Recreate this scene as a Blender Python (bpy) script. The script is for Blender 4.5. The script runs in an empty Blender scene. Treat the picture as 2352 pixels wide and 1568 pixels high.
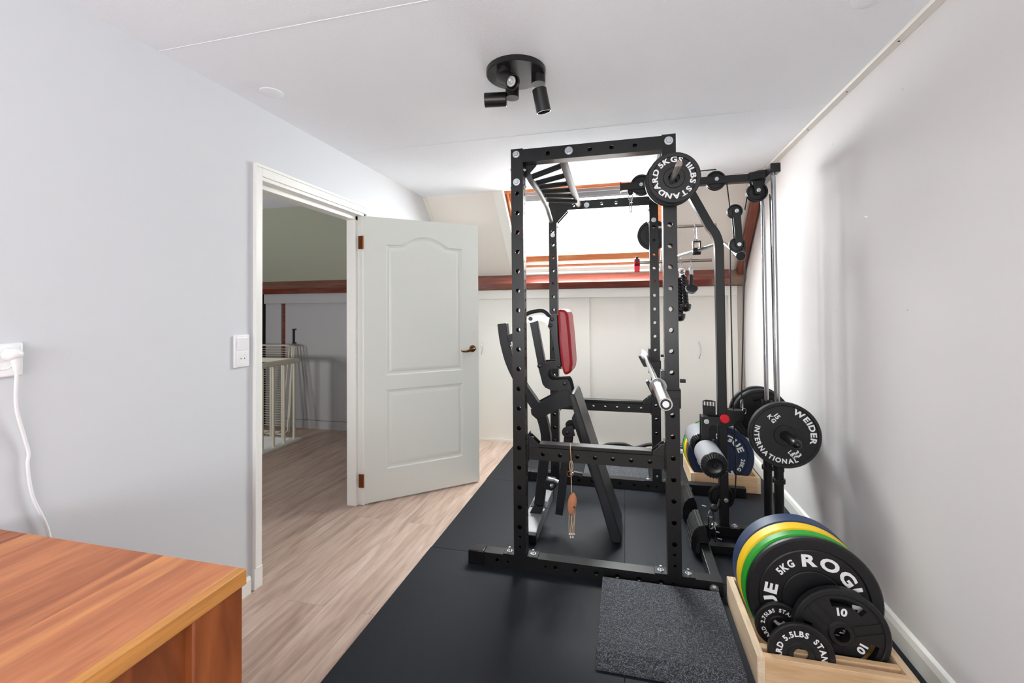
import bpy, bmesh, math, random
from mathutils import Vector, Matrix
random.seed(7)
sc = bpy.context.scene
COL = sc.collection
PI = math.pi

# ------------------------------------------------------------------ camera, sky, daylight, exposure
CAM_H = 1.33
RM = Matrix(((0.969942089, 0.243202239, -0.008063228),
             (-0.012146662, 0.015295375, -0.999809237),
             (-0.243032514, 0.969855001, 0.017789723)))   # rows: right, down, forward
FPX, CXP, CYP = 1032.82, 1176.0, 692.35
cam_d = bpy.data.cameras.new('camera')
cam = bpy.data.objects.new('camera', cam_d)
COL.objects.link(cam)
right, down, fwd = RM[0], RM[1], RM[2]
cam.matrix_world = Matrix(((right[0], -down[0], -fwd[0], 0), (right[1], -down[1], -fwd[1], 0),
                           (right[2], -down[2], -fwd[2], CAM_H), (0, 0, 0, 1)))
cam_d.sensor_width = 36.0
cam_d.lens = FPX / 2352 * 36.0
cam_d.shift_y = -(784 - CYP) / 2352
cam_d.clip_start = 0.02
sc.camera = cam

world = bpy.data.worlds.new('sky')
sc.world = world
world.use_nodes = True
world.node_tree.nodes['Background'].inputs[0].default_value = (0.97, 0.985, 1.0, 1)
world.node_tree.nodes['Background'].inputs[1].default_value = 8.0

def area_light(name, loc, direction, sx, sy, power, col=(1, 1, 1)):
    d = bpy.data.lights.new(name, 'AREA')
    d.shape = 'RECTANGLE'; d.size = sx; d.size_y = sy; d.energy = power; d.color = col
    o = bpy.data.objects.new(name, d); COL.objects.link(o)
    o.location = loc
    o.rotation_euler = Vector(direction).to_track_quat('-Z', 'Y').to_euler()
    return o
# daylight entering through the skylight in the far slope, and through the dormer window behind the camera
area_light('skylight_daylight', (-0.34, 4.25, 2.16), (0, -1, -1), 1.24, 0.80, 64, (0.97, 0.985, 1.0))
area_light('dormer_daylight', (-0.35, -1.72, 1.45), (0, 1, 0.65), 2.2, 1.4, 50, (0.96, 0.98, 1.0))
area_light('landing_daylight', (-3.95, 1.35, 1.0), (0.3, 1, 0.3), 0.4, 0.4, 14.0, (1.0, 0.98, 0.96))

sc.view_settings.view_transform = 'Standard'
sc.view_settings.look = 'None'
sc.view_settings.gamma = 1
sc.view_settings.use_curve_mapping = False
sc.view_settings.exposure = 0.88
sc.cycles.max_bounces = 14
sc.cycles.diffuse_bounces = 9
sc.cycles.use_denoising = True

def at(u, v, Y):
    """point at room depth Y that is seen at photograph position u, v"""
    c = Vector(((u - CXP) / FPX, (v - CYP) / FPX, 1.0))
    d = RM.transposed() @ c
    return Vector((0, 0, CAM_H)) + d * (Y / d.y)
def axz(u, v, Y):
    p = at(u, v, Y); return (p.x, p.z)

# ------------------------------------------------------------------ materials
def lin(c):
    return tuple(((x / 255) / 12.92 if x / 255 <= 0.04045 else ((x / 255 + 0.055) / 1.055) ** 2.4) for x in c) + (1,)
def mat(name, rgb, rough=0.5, metal=0.0, bump=0.0, bscale=200.0, spec=0.5, var=0.0, vscale=6.0, coat=0.0, emis=None):
    m = bpy.data.materials.new(name); m.use_nodes = True
    nt = m.node_tree; b = nt.nodes['Principled BSDF']
    c = lin(rgb)
    b.inputs['Base Color'].default_value = c
    b.inputs['Roughness'].default_value = rough
    b.inputs['Metallic'].default_value = metal
    b.inputs['Specular IOR Level'].default_value = spec
    b.inputs['Coat Weight'].default_value = coat
    b.inputs['Coat Roughness'].default_value = 0.22
    tc = nt.nodes.new('ShaderNodeTexCoord')
    if var > 0:
        n = nt.nodes.new('ShaderNodeTexNoise'); n.inputs['Scale'].default_value = vscale; n.inputs['Detail'].default_value = 5
        nt.links.new(tc.outputs['Object'], n.inputs['Vector'])
        mx = nt.nodes.new('ShaderNodeMix'); mx.data_type = 'RGBA'
        mx.inputs[6].default_value = tuple(max(0, x * (1 - var)) for x in c[:3]) + (1,)
        mx.inputs[7].default_value = tuple(min(1, x * (1 + var)) for x in c[:3]) + (1,)
        nt.links.new(n.outputs['Fac'], mx.inputs[0]); nt.links.new(mx.outputs[2], b.inputs['Base Color'])
    if bump > 0:
        n2 = nt.nodes.new('ShaderNodeTexNoise'); n2.inputs['Scale'].default_value = bscale; n2.inputs['Detail'].default_value = 3
        nt.links.new(tc.outputs['Object'], n2.inputs['Vector'])
        bp = nt.nodes.new('ShaderNodeBump'); bp.inputs['Strength'].default_value = bump; bp.inputs['Distance'].default_value = 0.002
        nt.links.new(n2.outputs['Fac'], bp.inputs['Height']); nt.links.new(bp.outputs['Normal'], b.inputs['Normal'])
    if emis:
        b.inputs['Emission Color'].default_value = lin(emis[0]); b.inputs['Emission Strength'].default_value = emis[1]
    return m

def wood(name, stops, axis='Y', scale=(14, 1.2, 14), rough=0.45, plank=None, coat=0.0, bump=0.12, plank_var=0.5, distort=1.5, gap=0.012, gapdark=0.6):
    """procedural wood: stretched noise along the grain, optional planks (width, length) in the X-Y plane of the object"""
    m = bpy.data.materials.new(name); m.use_nodes = True
    nt = m.node_tree; N = nt.nodes; L = nt.links; b = N['Principled BSDF']
    b.inputs['Roughness'].default_value = rough; b.inputs['Coat Weight'].default_value = coat
    tc = N.new('ShaderNodeTexCoord')
    mp = N.new('ShaderNodeMapping'); mp.inputs['Scale'].default_value = scale
    src = tc.outputs['Object']
    offs = None
    if plank:
        br = N.new('ShaderNodeTexBrick'); br.offset = 0.37; br.squash = 1.0
        mp0 = N.new('ShaderNodeMapping'); mp0.inputs['Rotation'].default_value = (0, 0, PI / 2)
        L.new(src, mp0.inputs['Vector']); L.new(mp0.outputs[0], br.inputs['Vector'])
        br.inputs['Color1'].default_value = (0, 0, 0, 1); br.inputs['Color2'].default_value = (1, 1, 1, 1); br.inputs['Mortar'].default_value = (0.5, 0.5, 0.5, 1)
        br.inputs['Scale'].default_value = 1.0; br.inputs['Mortar Size'].default_value = plank[0] * gap
        br.inputs['Brick Width'].default_value = plank[1]; br.inputs['Row Height'].default_value = plank[0]
        offs = br
        mul = N.new('ShaderNodeVectorMath'); mul.operation = 'SCALE'; mul.inputs[3].default_value = 7.3
        L.new(br.outputs['Color'], mul.inputs[0])
        add = N.new('ShaderNodeVectorMath'); L.new(src, add.inputs[0]); L.new(mul.outputs[0], add.inputs[1])
        L.new(add.outputs[0], mp.inputs['Vector'])
    else:
        L.new(src, mp.inputs['Vector'])
    n = N.new('ShaderNodeTexNoise'); n.inputs['Scale'].default_value = 1.6; n.inputs['Detail'].default_value = 7; n.inputs['Distortion'].default_value = distort
    L.new(mp.outputs[0], n.inputs['Vector'])
    cr = N.new('ShaderNodeValToRGB')
    el = cr.color_ramp.elements
    el[0].position = stops[0][0]; el[0].color = lin(stops[0][1])
    el[1].position = stops[-1][0]; el[1].color = lin(stops[-1][1])
    for p, c in stops[1:-1]:
        e = el.new(p); e.color = lin(c)
    if plank and plank_var:
        ma = N.new('ShaderNodeMath'); ma.operation = 'MULTIPLY_ADD'; ma.inputs[1].default_value = plank_var * 0.5; ma.inputs[2].default_value = -plank_var * 0.25
        sep = N.new('ShaderNodeSeparateColor'); L.new(offs.outputs['Color'], sep.inputs[0]); L.new(sep.outputs[0], ma.inputs[0])
        ad = N.new('ShaderNodeMath'); L.new(n.outputs['Fac'], ad.inputs[0]); L.new(ma.outputs[0], ad.inputs[1])
        L.new(ad.outputs[0], cr.inputs[0])
    else:
        L.new(n.outputs['Fac'], cr.inputs[0])
    out = cr.outputs[0]
    # fine grain
    mp2 = N.new('ShaderNodeMapping'); mp2.inputs['Scale'].default_value = tuple(s * 6 for s in scale)
    L.new((add.outputs[0] if plank else src), mp2.inputs['Vector'])
    n2 = N.new('ShaderNodeTexNoise'); n2.inputs['Scale'].default_value = 1.5; n2.inputs['Detail'].default_value = 4
    L.new(mp2.outputs[0], n2.inputs['Vector'])
    mr = N.new('ShaderNodeMapRange'); mr.inputs[1].default_value = 0.3; mr.inputs[2].default_value = 0.7; mr.inputs[3].default_value = 0.86; mr.inputs[4].default_value = 1.06
    L.new(n2.outputs['Fac'], mr.inputs[0])
    mm = N.new('ShaderNodeVectorMath'); mm.operation = 'SCALE'
    L.new(out, mm.inputs[0]); L.new(mr.outputs[0], mm.inputs[3]); out = mm.outputs[0]
    if plank:
        m2 = N.new('ShaderNodeMapRange'); m2.inputs[3].default_value = 1.0; m2.inputs[4].default_value = gapdark
        L.new(offs.outputs['Fac'], m2.inputs[0])
        m3 = N.new('ShaderNodeVectorMath'); m3.operation = 'SCALE'
        L.new(out, m3.inputs[0]); L.new(m2.outputs[0], m3.inputs[3]); out = m3.outputs[0]
    L.new(out, b.inputs['Base Color'])
    if bump:
        bp = N.new('ShaderNodeBump'); bp.inputs['Strength'].default_value = bump; bp.inputs['Distance'].default_value = 0.001
        L.new(n2.outputs['Fac'], bp.inputs['Height']); L.new(bp.outputs['Normal'], b.inputs['Normal'])
    return m

def speckle(name):
    m = bpy.data.materials.new(name); m.use_nodes = True
    nt = m.node_tree; N = nt.nodes; L = nt.links; b = N['Principled BSDF']; b.inputs['Roughness'].default_value = 0.85
    tc = N.new('ShaderNodeTexCoord')
    v = N.new('ShaderNodeTexVoronoi'); v.inputs['Scale'].default_value = 420
    L.new(tc.outputs['Object'], v.inputs['Vector'])
    sep = N.new('ShaderNodeSeparateColor'); L.new(v.outputs['Color'], sep.inputs[0])
    cr = N.new('ShaderNodeValToRGB'); e = cr.color_ramp.elements
    e[0].position = 0.0; e[0].color = lin((20, 21, 24)); e[1].position = 1.0; e[1].color = lin((118, 122, 132))
    k = e.new(0.45); k.color = lin((44, 45, 50)); k = e.new(0.75); k.color = lin((78, 80, 87))
    L.new(sep.outputs[0], cr.inputs[0]); L.new(cr.outputs[0], b.inputs['Base Color'])
    bp = N.new('ShaderNodeBump'); bp.inputs['Strength'].default_value = 0.6; bp.inputs['Distance'].default_value = 0.002
    L.new(v.outputs['Distance'], bp.inputs['Height']); L.new(bp.outputs['Normal'], b.inputs['Normal'])
    return m

M = {}
M['wall'] = mat('wall_paint', (210, 213, 217), 0.75, bump=0.08, bscale=160)
M['wall_r'] = mat('wall_paint_bounce_tint', (217, 214, 214), 0.75, bump=0.08, bscale=160)  # faint warm tint stands in for light bounced onto the right wall
M['ceil'] = mat('ceiling_plaster', (238, 241, 246), 0.9, bump=0.9, bscale=260)
M['cream'] = mat('cream_panel', (226, 218, 209), 0.6)
M['cream_white'] = mat('cream_gloss', (232, 229, 222), 0.4)
M['trim'] = mat('white_gloss_trim', (236, 236, 232), 0.35)
M['door'] = mat('door_paint', (224, 228, 222), 0.38)
M['floor'] = wood('laminate_floor', [(0.25, (152, 128, 113)), (0.5, (184, 160, 145)), (0.75, (202, 181, 167))], scale=(9, 0.9, 9), rough=0.42, plank=(0.19, 1.3), plank_var=0.25, gap=0.008, gapdark=0.72, bump=0.15)
M['teak'] = wood('teak_boards', [(0.2, (142, 80, 50)), (0.42, (180, 108, 70)), (0.6, (198, 124, 82)), (0.8, (216, 146, 90))], scale=(8, 1.0, 8), rough=0.5, plank=(0.078, 3.3), plank_var=0.75, gap=0.004, gapdark=0.9)
M['teak_v'] = wood('teak_panel', [(0.2, (106, 50, 22)), (0.5, (150, 80, 38)), (0.8, (182, 104, 54))], scale=(5, 5, 1.0), rough=0.5, distort=2.0)
M['teak_edge'] = wood('teak_edge', [(0.2, (176, 112, 52)), (0.5, (204, 140, 72)), (0.8, (226, 158, 84))], scale=(10, 1, 16), rough=0.5)
M['pine'] = wood('pine_board_long', [(0.2, (222, 188, 148)), (0.5, (238, 212, 178)), (0.8, (244, 224, 196))], scale=(10, 1.2, 14), rough=0.6, distort=0.8)
M['pine_x'] = wood('pine_board_cross', [(0.2, (212, 168, 122)), (0.5, (232, 194, 150)), (0.8, (240, 210, 170))], scale=(1.2, 10, 14), rough=0.6, distort=1.0)
M['redwood'] = wood('stained_beam', [(0.2, (88, 38, 30)), (0.5, (124, 60, 48)), (0.8, (146, 78, 64))], scale=(1.2, 10, 10), rough=0.22, coat=1.0)
M['redwood_s'] = wood('stained_rafter', [(0.2, (88, 36, 24)), (0.5, (126, 60, 40)), (0.8, (152, 84, 58))], scale=(14, 1.2, 1.2), rough=0.4)
M['orange_wood'] = wood('window_pine', [(0.2, (188, 104, 62)), (0.5, (216, 138, 92)), (0.8, (232, 166, 118))], scale=(1.4, 8, 8), rough=0.4)
M['black'] = mat('black_powder_coat', (19, 19, 21), 0.42, bump=0.06, bscale=900, coat=0.25, spec=0.35)
M['black2'] = mat('black_satin_paint', (19, 19, 21), 0.36)
M['bench'] = mat('bench_frame_paint', (25, 27, 31), 0.42, bump=0.05, bscale=800, coat=0.2, spec=0.35)
M['rubber'] = mat('black_rubber', (19, 20, 22), 0.55, bump=0.25, bscale=500, var=0.12, vscale=9)
M['matr'] = mat('rubber_mat', (25, 28, 35), 0.5, spec=0.2, bump=0.5, bscale=420, var=0.14, vscale=3)
M['iron'] = mat('cast_iron_coating', (19, 19, 21), 0.5, bump=0.3, bscale=350)
M['plastic'] = mat('black_plastic', (15, 15, 17), 0.3)
M['leather'] = mat('black_vinyl', (40, 41, 44), 0.38, bump=0.3, bscale=240)
M['red'] = mat('red_vinyl', (158, 16, 32), 0.34, bump=0.3, bscale=120)
M['redp'] = mat('red_plastic', (222, 28, 42), 0.3)
M['redm'] = mat('red_anodised', (190, 16, 40), 0.28, metal=0.4)
M['chrome'] = mat('chrome', (190, 192, 195), 0.2, metal=1.0)
M['steel'] = mat('brushed_steel', (206, 206, 208), 0.3, metal=1.0)
M['zinc'] = mat('zinc_bolt', (214, 218, 222), 0.28, metal=0.9, bump=0.3, bscale=300)
M['grey_rail'] = mat('grey_painted_rail', (112, 111, 111), 0.6)
M['galv'] = mat('galvanised_foot', (150, 151, 153), 0.4, metal=0.25, bump=0.2, bscale=200)
M['darkpin'] = mat('nickel_pin', (170, 160, 150), 0.25, metal=1.0)
M['bronze'] = mat('aged_bronze', (120, 86, 54), 0.3, metal=1.0)
M['copper'] = mat('hinge_bronze', (140, 84, 48), 0.3, metal=0.9)
M['foam'] = mat('grey_foam', (150, 152, 158), 0.6)
M['whitetext'] = mat('white_lettering', (238, 238, 238), 0.5)
M['whiteplastic'] = mat('white_plastic', (238, 239, 241), 0.28)
M['blue'] = mat('blue_rubber', (44, 62, 98), 0.42, bump=0.1, bscale=300)
M['navy'] = mat('navy_rubber', (24, 38, 66), 0.42, bump=0.1, bscale=300)
M['yellow'] = mat('yellow_rubber', (250, 206, 22), 0.4)
M['green'] = mat('green_rubber', (36, 158, 40), 0.4)
M['bumper'] = mat('black_bumper_rubber', (17, 18, 21), 0.42, bump=0.12, bscale=250, var=0.2, vscale=14)
M['tan'] = mat('crochet_yarn', (190, 128, 92), 0.9, bump=1.0, bscale=420)
M['twine'] = mat('jute_twine', (196, 168, 134), 0.9, bump=1.0, bscale=500)
M['olive'] = mat('olive_panel', (176, 182, 164), 0.7)
M['greyboard'] = mat('landing_board', (178, 178, 180), 0.6)
M['dark'] = mat('dark_matte', (34, 34, 36), 0.8)
M['alu'] = mat('aluminium_blind', (190, 192, 198), 0.4, metal=0.3)
M['lens'] = mat('lamp_lens', (220, 220, 216), 0.15, metal=0.2)
M['ivory'] = mat('ivory_paint', (222, 216, 198), 0.45)
M['mortar'] = mat('mortar_patch', (140, 120, 104), 0.95, bump=1.0, bscale=60, var=0.3, vscale=30)
M['speck'] = speckle('speckled_rubber')
g = bpy.data.materials.new('window_glass'); g.use_nodes = True
gn = g.node_tree; gn.nodes.remove(gn.nodes['Principled BSDF'])
gt = gn.nodes.new('ShaderNodeBsdfTransparent'); gt.inputs[0].default_value = (0.96, 0.98, 0.97, 1)
gg = gn.nodes.new('ShaderNodeBsdfGlossy'); gg.inputs['Roughness'].default_value = 0.02
gx = gn.nodes.new('ShaderNodeMixShader'); gx.inputs[0].default_value = 0.05
gn.links.new(gt.outputs[0], gx.inputs[1]); gn.links.new(gg.outputs[0], gx.inputs[2]); gn.links.new(gx.outputs[0], gn.nodes['Material Output'].inputs[0])
M['glass'] = g

# ------------------------------------------------------------------ mesh helpers
class MB:
    def __init__(s): s.bm = bmesh.new()
    def box(s, x0, x1, y0, y1, z0, z1, mx=None):
        v = [s.bm.verts.new((x, y, z)) for x in (x0, x1) for y in (y0, y1) for z in (z0, z1)]
        if mx is not None:
            for q in v: q.co = mx @ q.co
        for f in ((0, 1, 3, 2), (4, 6, 7, 5), (0, 4, 5, 1), (2, 3, 7, 6), (0, 2, 6, 4), (1, 5, 7, 3)):
            s.bm.faces.new([v[i] for i in f])
        return s
    def prism(s, poly, a, b, plane='xz', mx=None):
        def mk(p, t):
            q = {'xz': (p[0], t, p[1]), 'yz': (t, p[0], p[1]), 'xy': (p[0], p[1], t)}[plane]
            q = Vector(q)
            return s.bm.verts.new(mx @ q if mx is not None else q)
        A = [mk(p, a) for p in poly]; B = [mk(p, b) for p in poly]; n = len(poly)
        s.bm.faces.new(A); s.bm.faces.new(list(reversed(B)))
        for i in range(n):
            s.bm.faces.new([A[i], B[i], B[(i + 1) % n], A[(i + 1) % n]])
        return s
    def tube(s, pts, r, seg=12, caps=True, closed=False):
        pts = [Vector(p) for p in pts]; n = len(pts)
        rs = r if isinstance(r, (list, tuple)) else [r] * n
        rings = []; up = None
        for i, p in enumerate(pts):
            if closed: t = pts[(i + 1) % n] - pts[i - 1]
            else: t = (pts[min(i + 1, n - 1)] - pts[max(i - 1, 0)])
            t.normalize()
            if up is None:
                up = Vector((0, 0, 1)) if abs(t.z) < 0.9 else Vector((1, 0, 0))
            u = up - t * up.dot(t)
            if u.length < 1e-5: u = t.orthogonal()
            u.normalize(); up = u; w = t.cross(u)
            rings.append([s.bm.verts.new(p + (u * math.cos(2 * PI * k / seg) + w * math.sin(2 * PI * k / seg)) * rs[i]) for k in range(seg)])
        m = n if closed else n - 1
        for i in range(m):
            a, b = rings[i], rings[(i + 1) % n]
            for k in range(seg):
                s.bm.faces.new([a[k], b[k], b[(k + 1) % seg], a[(k + 1) % seg]])
        if caps and not closed:
            s.bm.faces.new(rings[0]); s.bm.faces.new(list(reversed(rings[-1])))
        return s
    def rtube(s, pts, w, d, axis=(0, 1, 0)):
        """rectangular tube swept in a plane whose normal is axis; w in the plane, d along axis"""
        pts = [Vector(p) for p in pts]; n = len(pts); ax = Vector(axis); rings = []
        for i, p in enumerate(pts):
            t0 = (pts[i] - pts[i - 1]).normalized() if i > 0 else None
            t1 = (pts[i + 1] - pts[i]).normalized() if i < n - 1 else None
            if t0 is None: t0 = t1
            if t1 is None: t1 = t0
            t = (t0 + t1).normalized(); k = 1 / max(0.4, t.dot(t1))
            q = t.cross(ax).normalized() * (w / 2) * k; a = ax * (d / 2)
            rings.append([s.bm.verts.new(p + q * i0 + a * j0) for i0, j0 in ((1, 1), (1, -1), (-1, -1), (-1, 1))])
        for i in range(n - 1):
            a, b = rings[i], rings[i + 1]
            for k in range(4):
                s.bm.faces.new([a[k], a[(k + 1) % 4], b[(k + 1) % 4], b[k]])
        s.bm.faces.new(rings[0]); s.bm.faces.new(list(reversed(rings[-1])))
        return s
    def lathe(s, prof, origin=(0, 0, 0), axis='Y', seg=48, closed=True, mx=None, cap=False):
        """profile of (radius, height along axis)"""
        o = Vector(origin); rings = []
        def pt(r, h, a):
            c, q = r * math.cos(a), r * math.sin(a)
            p = {'Y': Vector((c, h, q)), 'X': Vector((h, c, q)), 'Z': Vector((c, q, h))}[axis] 
            if mx is not None: p = mx @ p
            return p + o
        for r, h in prof:
            if r < 1e-6: rings.append([s.bm.verts.new(pt(0, h, 0))])
            else: rings.append([s.bm.verts.new(pt(r, h, 2 * PI * k / seg)) for k in range(seg)])
        n = len(prof); m = n if closed else n - 1
        for i in range(m):
            a, b = rings[i], rings[(i + 1) % n]
            for k in range(seg):
                k2 = (k + 1) % seg
                if len(a) == 1 and len(b) == 1: break
                if len(a) == 1: s.bm.faces.new([a[0], b[k2], b[k]])
                elif len(b) == 1: s.bm.faces.new([a[k], a[k2], b[0]])
                else: s.bm.faces.new([a[k], a[k2], b[k2], b[k]])
        return s
    def cyl(s, p0, p1, r, seg=20): return s.tube([p0, p1], r, seg)
    def sphere(s, c, r, sx=1, sy=1, sz=1, seg=20):
        m4 = Matrix.Translation(Vector(c)) @ Matrix.Diagonal((sx, sy, sz, 1))
        bmesh.ops.create_uvsphere(s.bm, u_segments=seg, v_segments=seg // 2, radius=r, matrix=m4); return s
    def build(s, name, m, parent=None, bevel=0.0, smooth=True, ang=35, bseg=2):
        bmesh.ops.recalc_face_normals(s.bm, faces=s.bm.faces)
        me = bpy.data.meshes.new(name); s.bm.to_mesh(me); s.bm.free()
        me.materials.append(M[m] if isinstance(m, str) else m)
        if smooth:
            for p in me.polygons: p.use_smooth = True
            me.set_sharp_from_angle(angle=math.radians(ang))
        o = bpy.data.objects.new(name, me); COL.objects.link(o)
        if bevel > 0:
            b = o.modifiers.new('bevel', 'BEVEL'); b.width = bevel; b.segments = bseg; b.limit_method = 'ANGLE'; b.angle_limit = math.radians(40)
            b.harden_normals = False
        if parent is not None:
            o.parent = parent
            o.matrix_parent_inverse = parent.matrix_basis.inverted()
        return o

def tag(o, label, cat, group=None):
    o['label'] = label; o['category'] = cat
    if group: o['group'] = group
    return o
def thing(name, loc, label, cat, group=None):
    o = bpy.data.objects.new(name, None); COL.objects.link(o); o.location = loc; o.empty_display_size = 0.1
    return tag(o, label, cat, group)
def struct(o): o['kind'] = 'structure'; return o
def plab(o, l): o['label'] = l; return o
def arc(cx, cz, r, a0, a1, n, y):
    return [Vector((cx + r * math.cos(a0 + (a1 - a0) * i / n), y, cz + r * math.sin(a0 + (a1 - a0) * i / n))) for i in range(n + 1)]
def smooth_path(pts, n=8):
    """Catmull-Rom through points"""
    P = [Vector(p) for p in pts]; P = [P[0] * 2 - P[1]] + P + [P[-1] * 2 - P[-2]]; out = []
    for i in range(1, len(P) - 2):
        p0, p1, p2, p3 = P[i - 1:i + 3]
        for k in range(n):
            t = k / n
            out.append(0.5 * ((2 * p1) + (p2 - p0) * t + (2 * p0 - 5 * p1 + 4 * p2 - p3) * t * t + (3 * p1 - p0 - 3 * p2 + p3) * t ** 3))
    out.append(P[-2]); return out

# perforated tube -----------------------------------------------------------
def strip(bm, o, u, v, nrm, wid, length, holes, th):
    """flat wall strip: origin o, u along length, v across (width wid), nrm outward; holes [(s, r)] centred across"""
    u, v, nrm, o = Vector(u), Vector(v), Vector(nrm), Vector(o)
    SEG = 16
    def P(s, t, d): return bm.verts.new(o + u * s + v * t - nrm * d)
    cur = 0.0
    for s, r in sorted(holes) + [(None, 0)]:
        a = length if s is None else s - r * 1.15
        if a - cur > 1e-5:
            for d in (0, th):
                bm.faces.new([P(cur, 0, d), P(a, 0, d), P(a, wid, d), P(cur, wid, d)])
        if s is None: break
        h = r * 1.15; c = wid / 2
        angs = [2 * PI * k / SEG for k in range(SEG)]
        ring = {}
        for d in (0, th):
            outer = []; inner = []
            for k, q in enumerate(angs):
                cx, cy = math.cos(q), math.sin(q)
                if k % (SEG // 4) == SEG // 8: px, py = (h if cx > 0 else -h), (c if cy > 0 else -c)
                elif abs(cx) > abs(cy): px = h if cx > 0 else -h; py = c * (cy / abs(cx))
                else: py = c if cy > 0 else -c; px = h * (cx / abs(cy))
                outer.append(P(s + px, c + py, d)); inner.append(P(s + cx * r, c + cy * r, d))
            for k in range(SEG):
                k2 = (k + 1) % SEG
                bm.faces.new([outer[k], outer[k2], inner[k2], inner[k]])
            ring[d] = inner
        for k in range(SEG):
            k2 = (k + 1) % SEG
            bm.faces.new([ring[0][k], ring[0][k2], ring[th][k2], ring[th][k]])
        cur = s + h

def ptube(name, m, parent, axis, lo, hi, c, w, h, holes_a=(), holes_b=(), th=0.0035, ends=True):
    """square tube along axis ('x','y','z') from lo to hi. c = the two other centre coordinates, w,h their sizes.
    holes_a: positions (s from lo, r) on the +-first cross axis walls ; holes_b on the +-second cross axis walls"""
    bm = bmesh.new(); L = hi - lo
    ax = {'x': 0, 'y': 1, 'z': 2}[axis]; oth = [i for i in range(3) if i != ax]
    def vec(a, p, q):
        r = [0, 0, 0]; r[ax] = a; r[oth[0]] = p; r[oth[1]] = q; return Vector(r)
    for sgn in (1, -1):
        strip(bm, vec(lo, c[0] + sgn * w / 2, c[1] - h / 2), vec(1, 0, 0), vec(0, 0, 1), vec(0, sgn, 0), h, L, holes_a, th)
        strip(bm, vec(lo, c[0] - w / 2, c[1] + sgn * h / 2), vec(1, 0, 0), vec(0, 1, 0), vec(0, 0, sgn), w, L, holes_b, th)
    if ends:
        for e in (lo, hi):
            bm.faces.new([bm.verts.new(vec(e, c[0] + i * w / 2, c[1] + j * h / 2)) for i, j in ((-1, -1), (1, -1), (1, 1), (-1, 1))])
    me = bpy.data.meshes.new(name); bm.to_mesh(me); bm.free(); me.materials.append(M[m])
    o = bpy.data.objects.new(name, me); COL.objects.link(o)
    if parent is not None: o.parent = parent; o.matrix_parent_inverse = parent.matrix_basis.inverted()
    return o

BOLT = {}
def bolt(parent, p, nrm='-y', r=0.013, name='bolt'):
    key = (round(r, 4))
    if key not in BOLT:
        b = MB()
        b.lathe([(0, -0.003), (r, -0.003), (r * 1.02, 0.0), (0, 0.0)], closed=False, seg=20)
        b.lathe([(0, -0.011), (r * 0.55, -0.011), (r * 0.66, -0.008), (r * 0.66, -0.002), (0, -0.002)], closed=False, seg=6)
        o = b.build(name, 'zinc'); BOLT[key] = o; first = True
    else:
        src = BOLT[key]; o = src.copy(); COL.objects.link(o); o.name = name
    rot = {'-y': (0, 0, 0), '+y': (0, 0, PI), '-x': (0, 0, -PI / 2), '+x': (0, 0, PI / 2), '+z': (-PI / 2, 0, 0), '-z': (PI / 2, 0, 0)}[nrm]
    o.parent = parent; o.matrix_parent_inverse = parent.matrix_basis.inverted() if parent.parent is None else Matrix()
    o.location = p; o.rotation_euler = rot
    return o

# lettering -----------------------------------------------------------------
GL = {}
def glyph(ch):
    if ch in GL: return GL[ch]
    cu = bpy.data.curves.new('t', 'FONT'); cu.body = ch; cu.size = 1.0; cu.offset = 0.04; cu.resolution_u = 3
    o = bpy.data.objects.new('t', cu); COL.objects.link(o)
    dg = bpy.context.evaluated_depsgraph_get()
    me = bpy.data.meshes.new_from_object(o.evaluated_get(dg))
    vs = [v.co.copy() for v in me.vertices]; fs = [list(p.vertices) for p in me.polygons]
    bpy.data.objects.remove(o); bpy.data.curves.remove(cu); bpy.data.meshes.remove(me)
    x0 = min((v.x for v in vs), default=0); x1 = max((v.x for v in vs), default=0.3)
    GL[ch] = (vs, fs, x0, x1); return GL[ch]
def arc_text(specs, parent, m='whitetext', yface=-0.0008, name='lettering'):
    """specs: (text, radius of the baseline, centre angle in degrees clockwise from the top, cap height, outward, stretch)"""
    for txt, R, ac, hgt, outw, st in specs:
        bm = bmesh.new()
        k = hgt / 0.73; adv = []; tot = 0
        for ch in txt:
            if ch == ' ': adv.append((0.32, 0)); tot += 0.32; continue
            vs, fs, x0, x1 = glyph(ch); w = (x1 - x0) + 0.13; adv.append((w, x0)); tot += w
        cur = -tot / 2
        rm = R + (hgt * 0.5 if outw else -hgt * 0.5)
        for ch, (w, x0) in zip(txt, adv):
            if ch != ' ':
                vs, fs, gx0, gx1 = glyph(ch); mid = cur + w / 2
                da = mid * k * st / rm
                a = math.radians(ac) + (da if outw else -da)
                up = Vector((math.sin(a), 0, math.cos(a))); ri = Vector((math.cos(a), 0, -math.sin(a)))
                base = up * R
                if not outw: up = -up; ri = -ri
                nv = [bm.verts.new(base + ri * ((v.x - (gx0 + gx1) / 2) * k * st) + up * (v.y * k) + Vector((0, yface, 0))) for v in vs]
                for f in fs:
                    try: bm.faces.new([nv[i] for i in f])
                    except ValueError: pass
            cur += w
        me = bpy.data.meshes.new(name); bm.to_mesh(me); bm.free(); me.materials.append(M[m])
        o = bpy.data.objects.new(name, me); COL.objects.link(o); o.parent = parent

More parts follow.
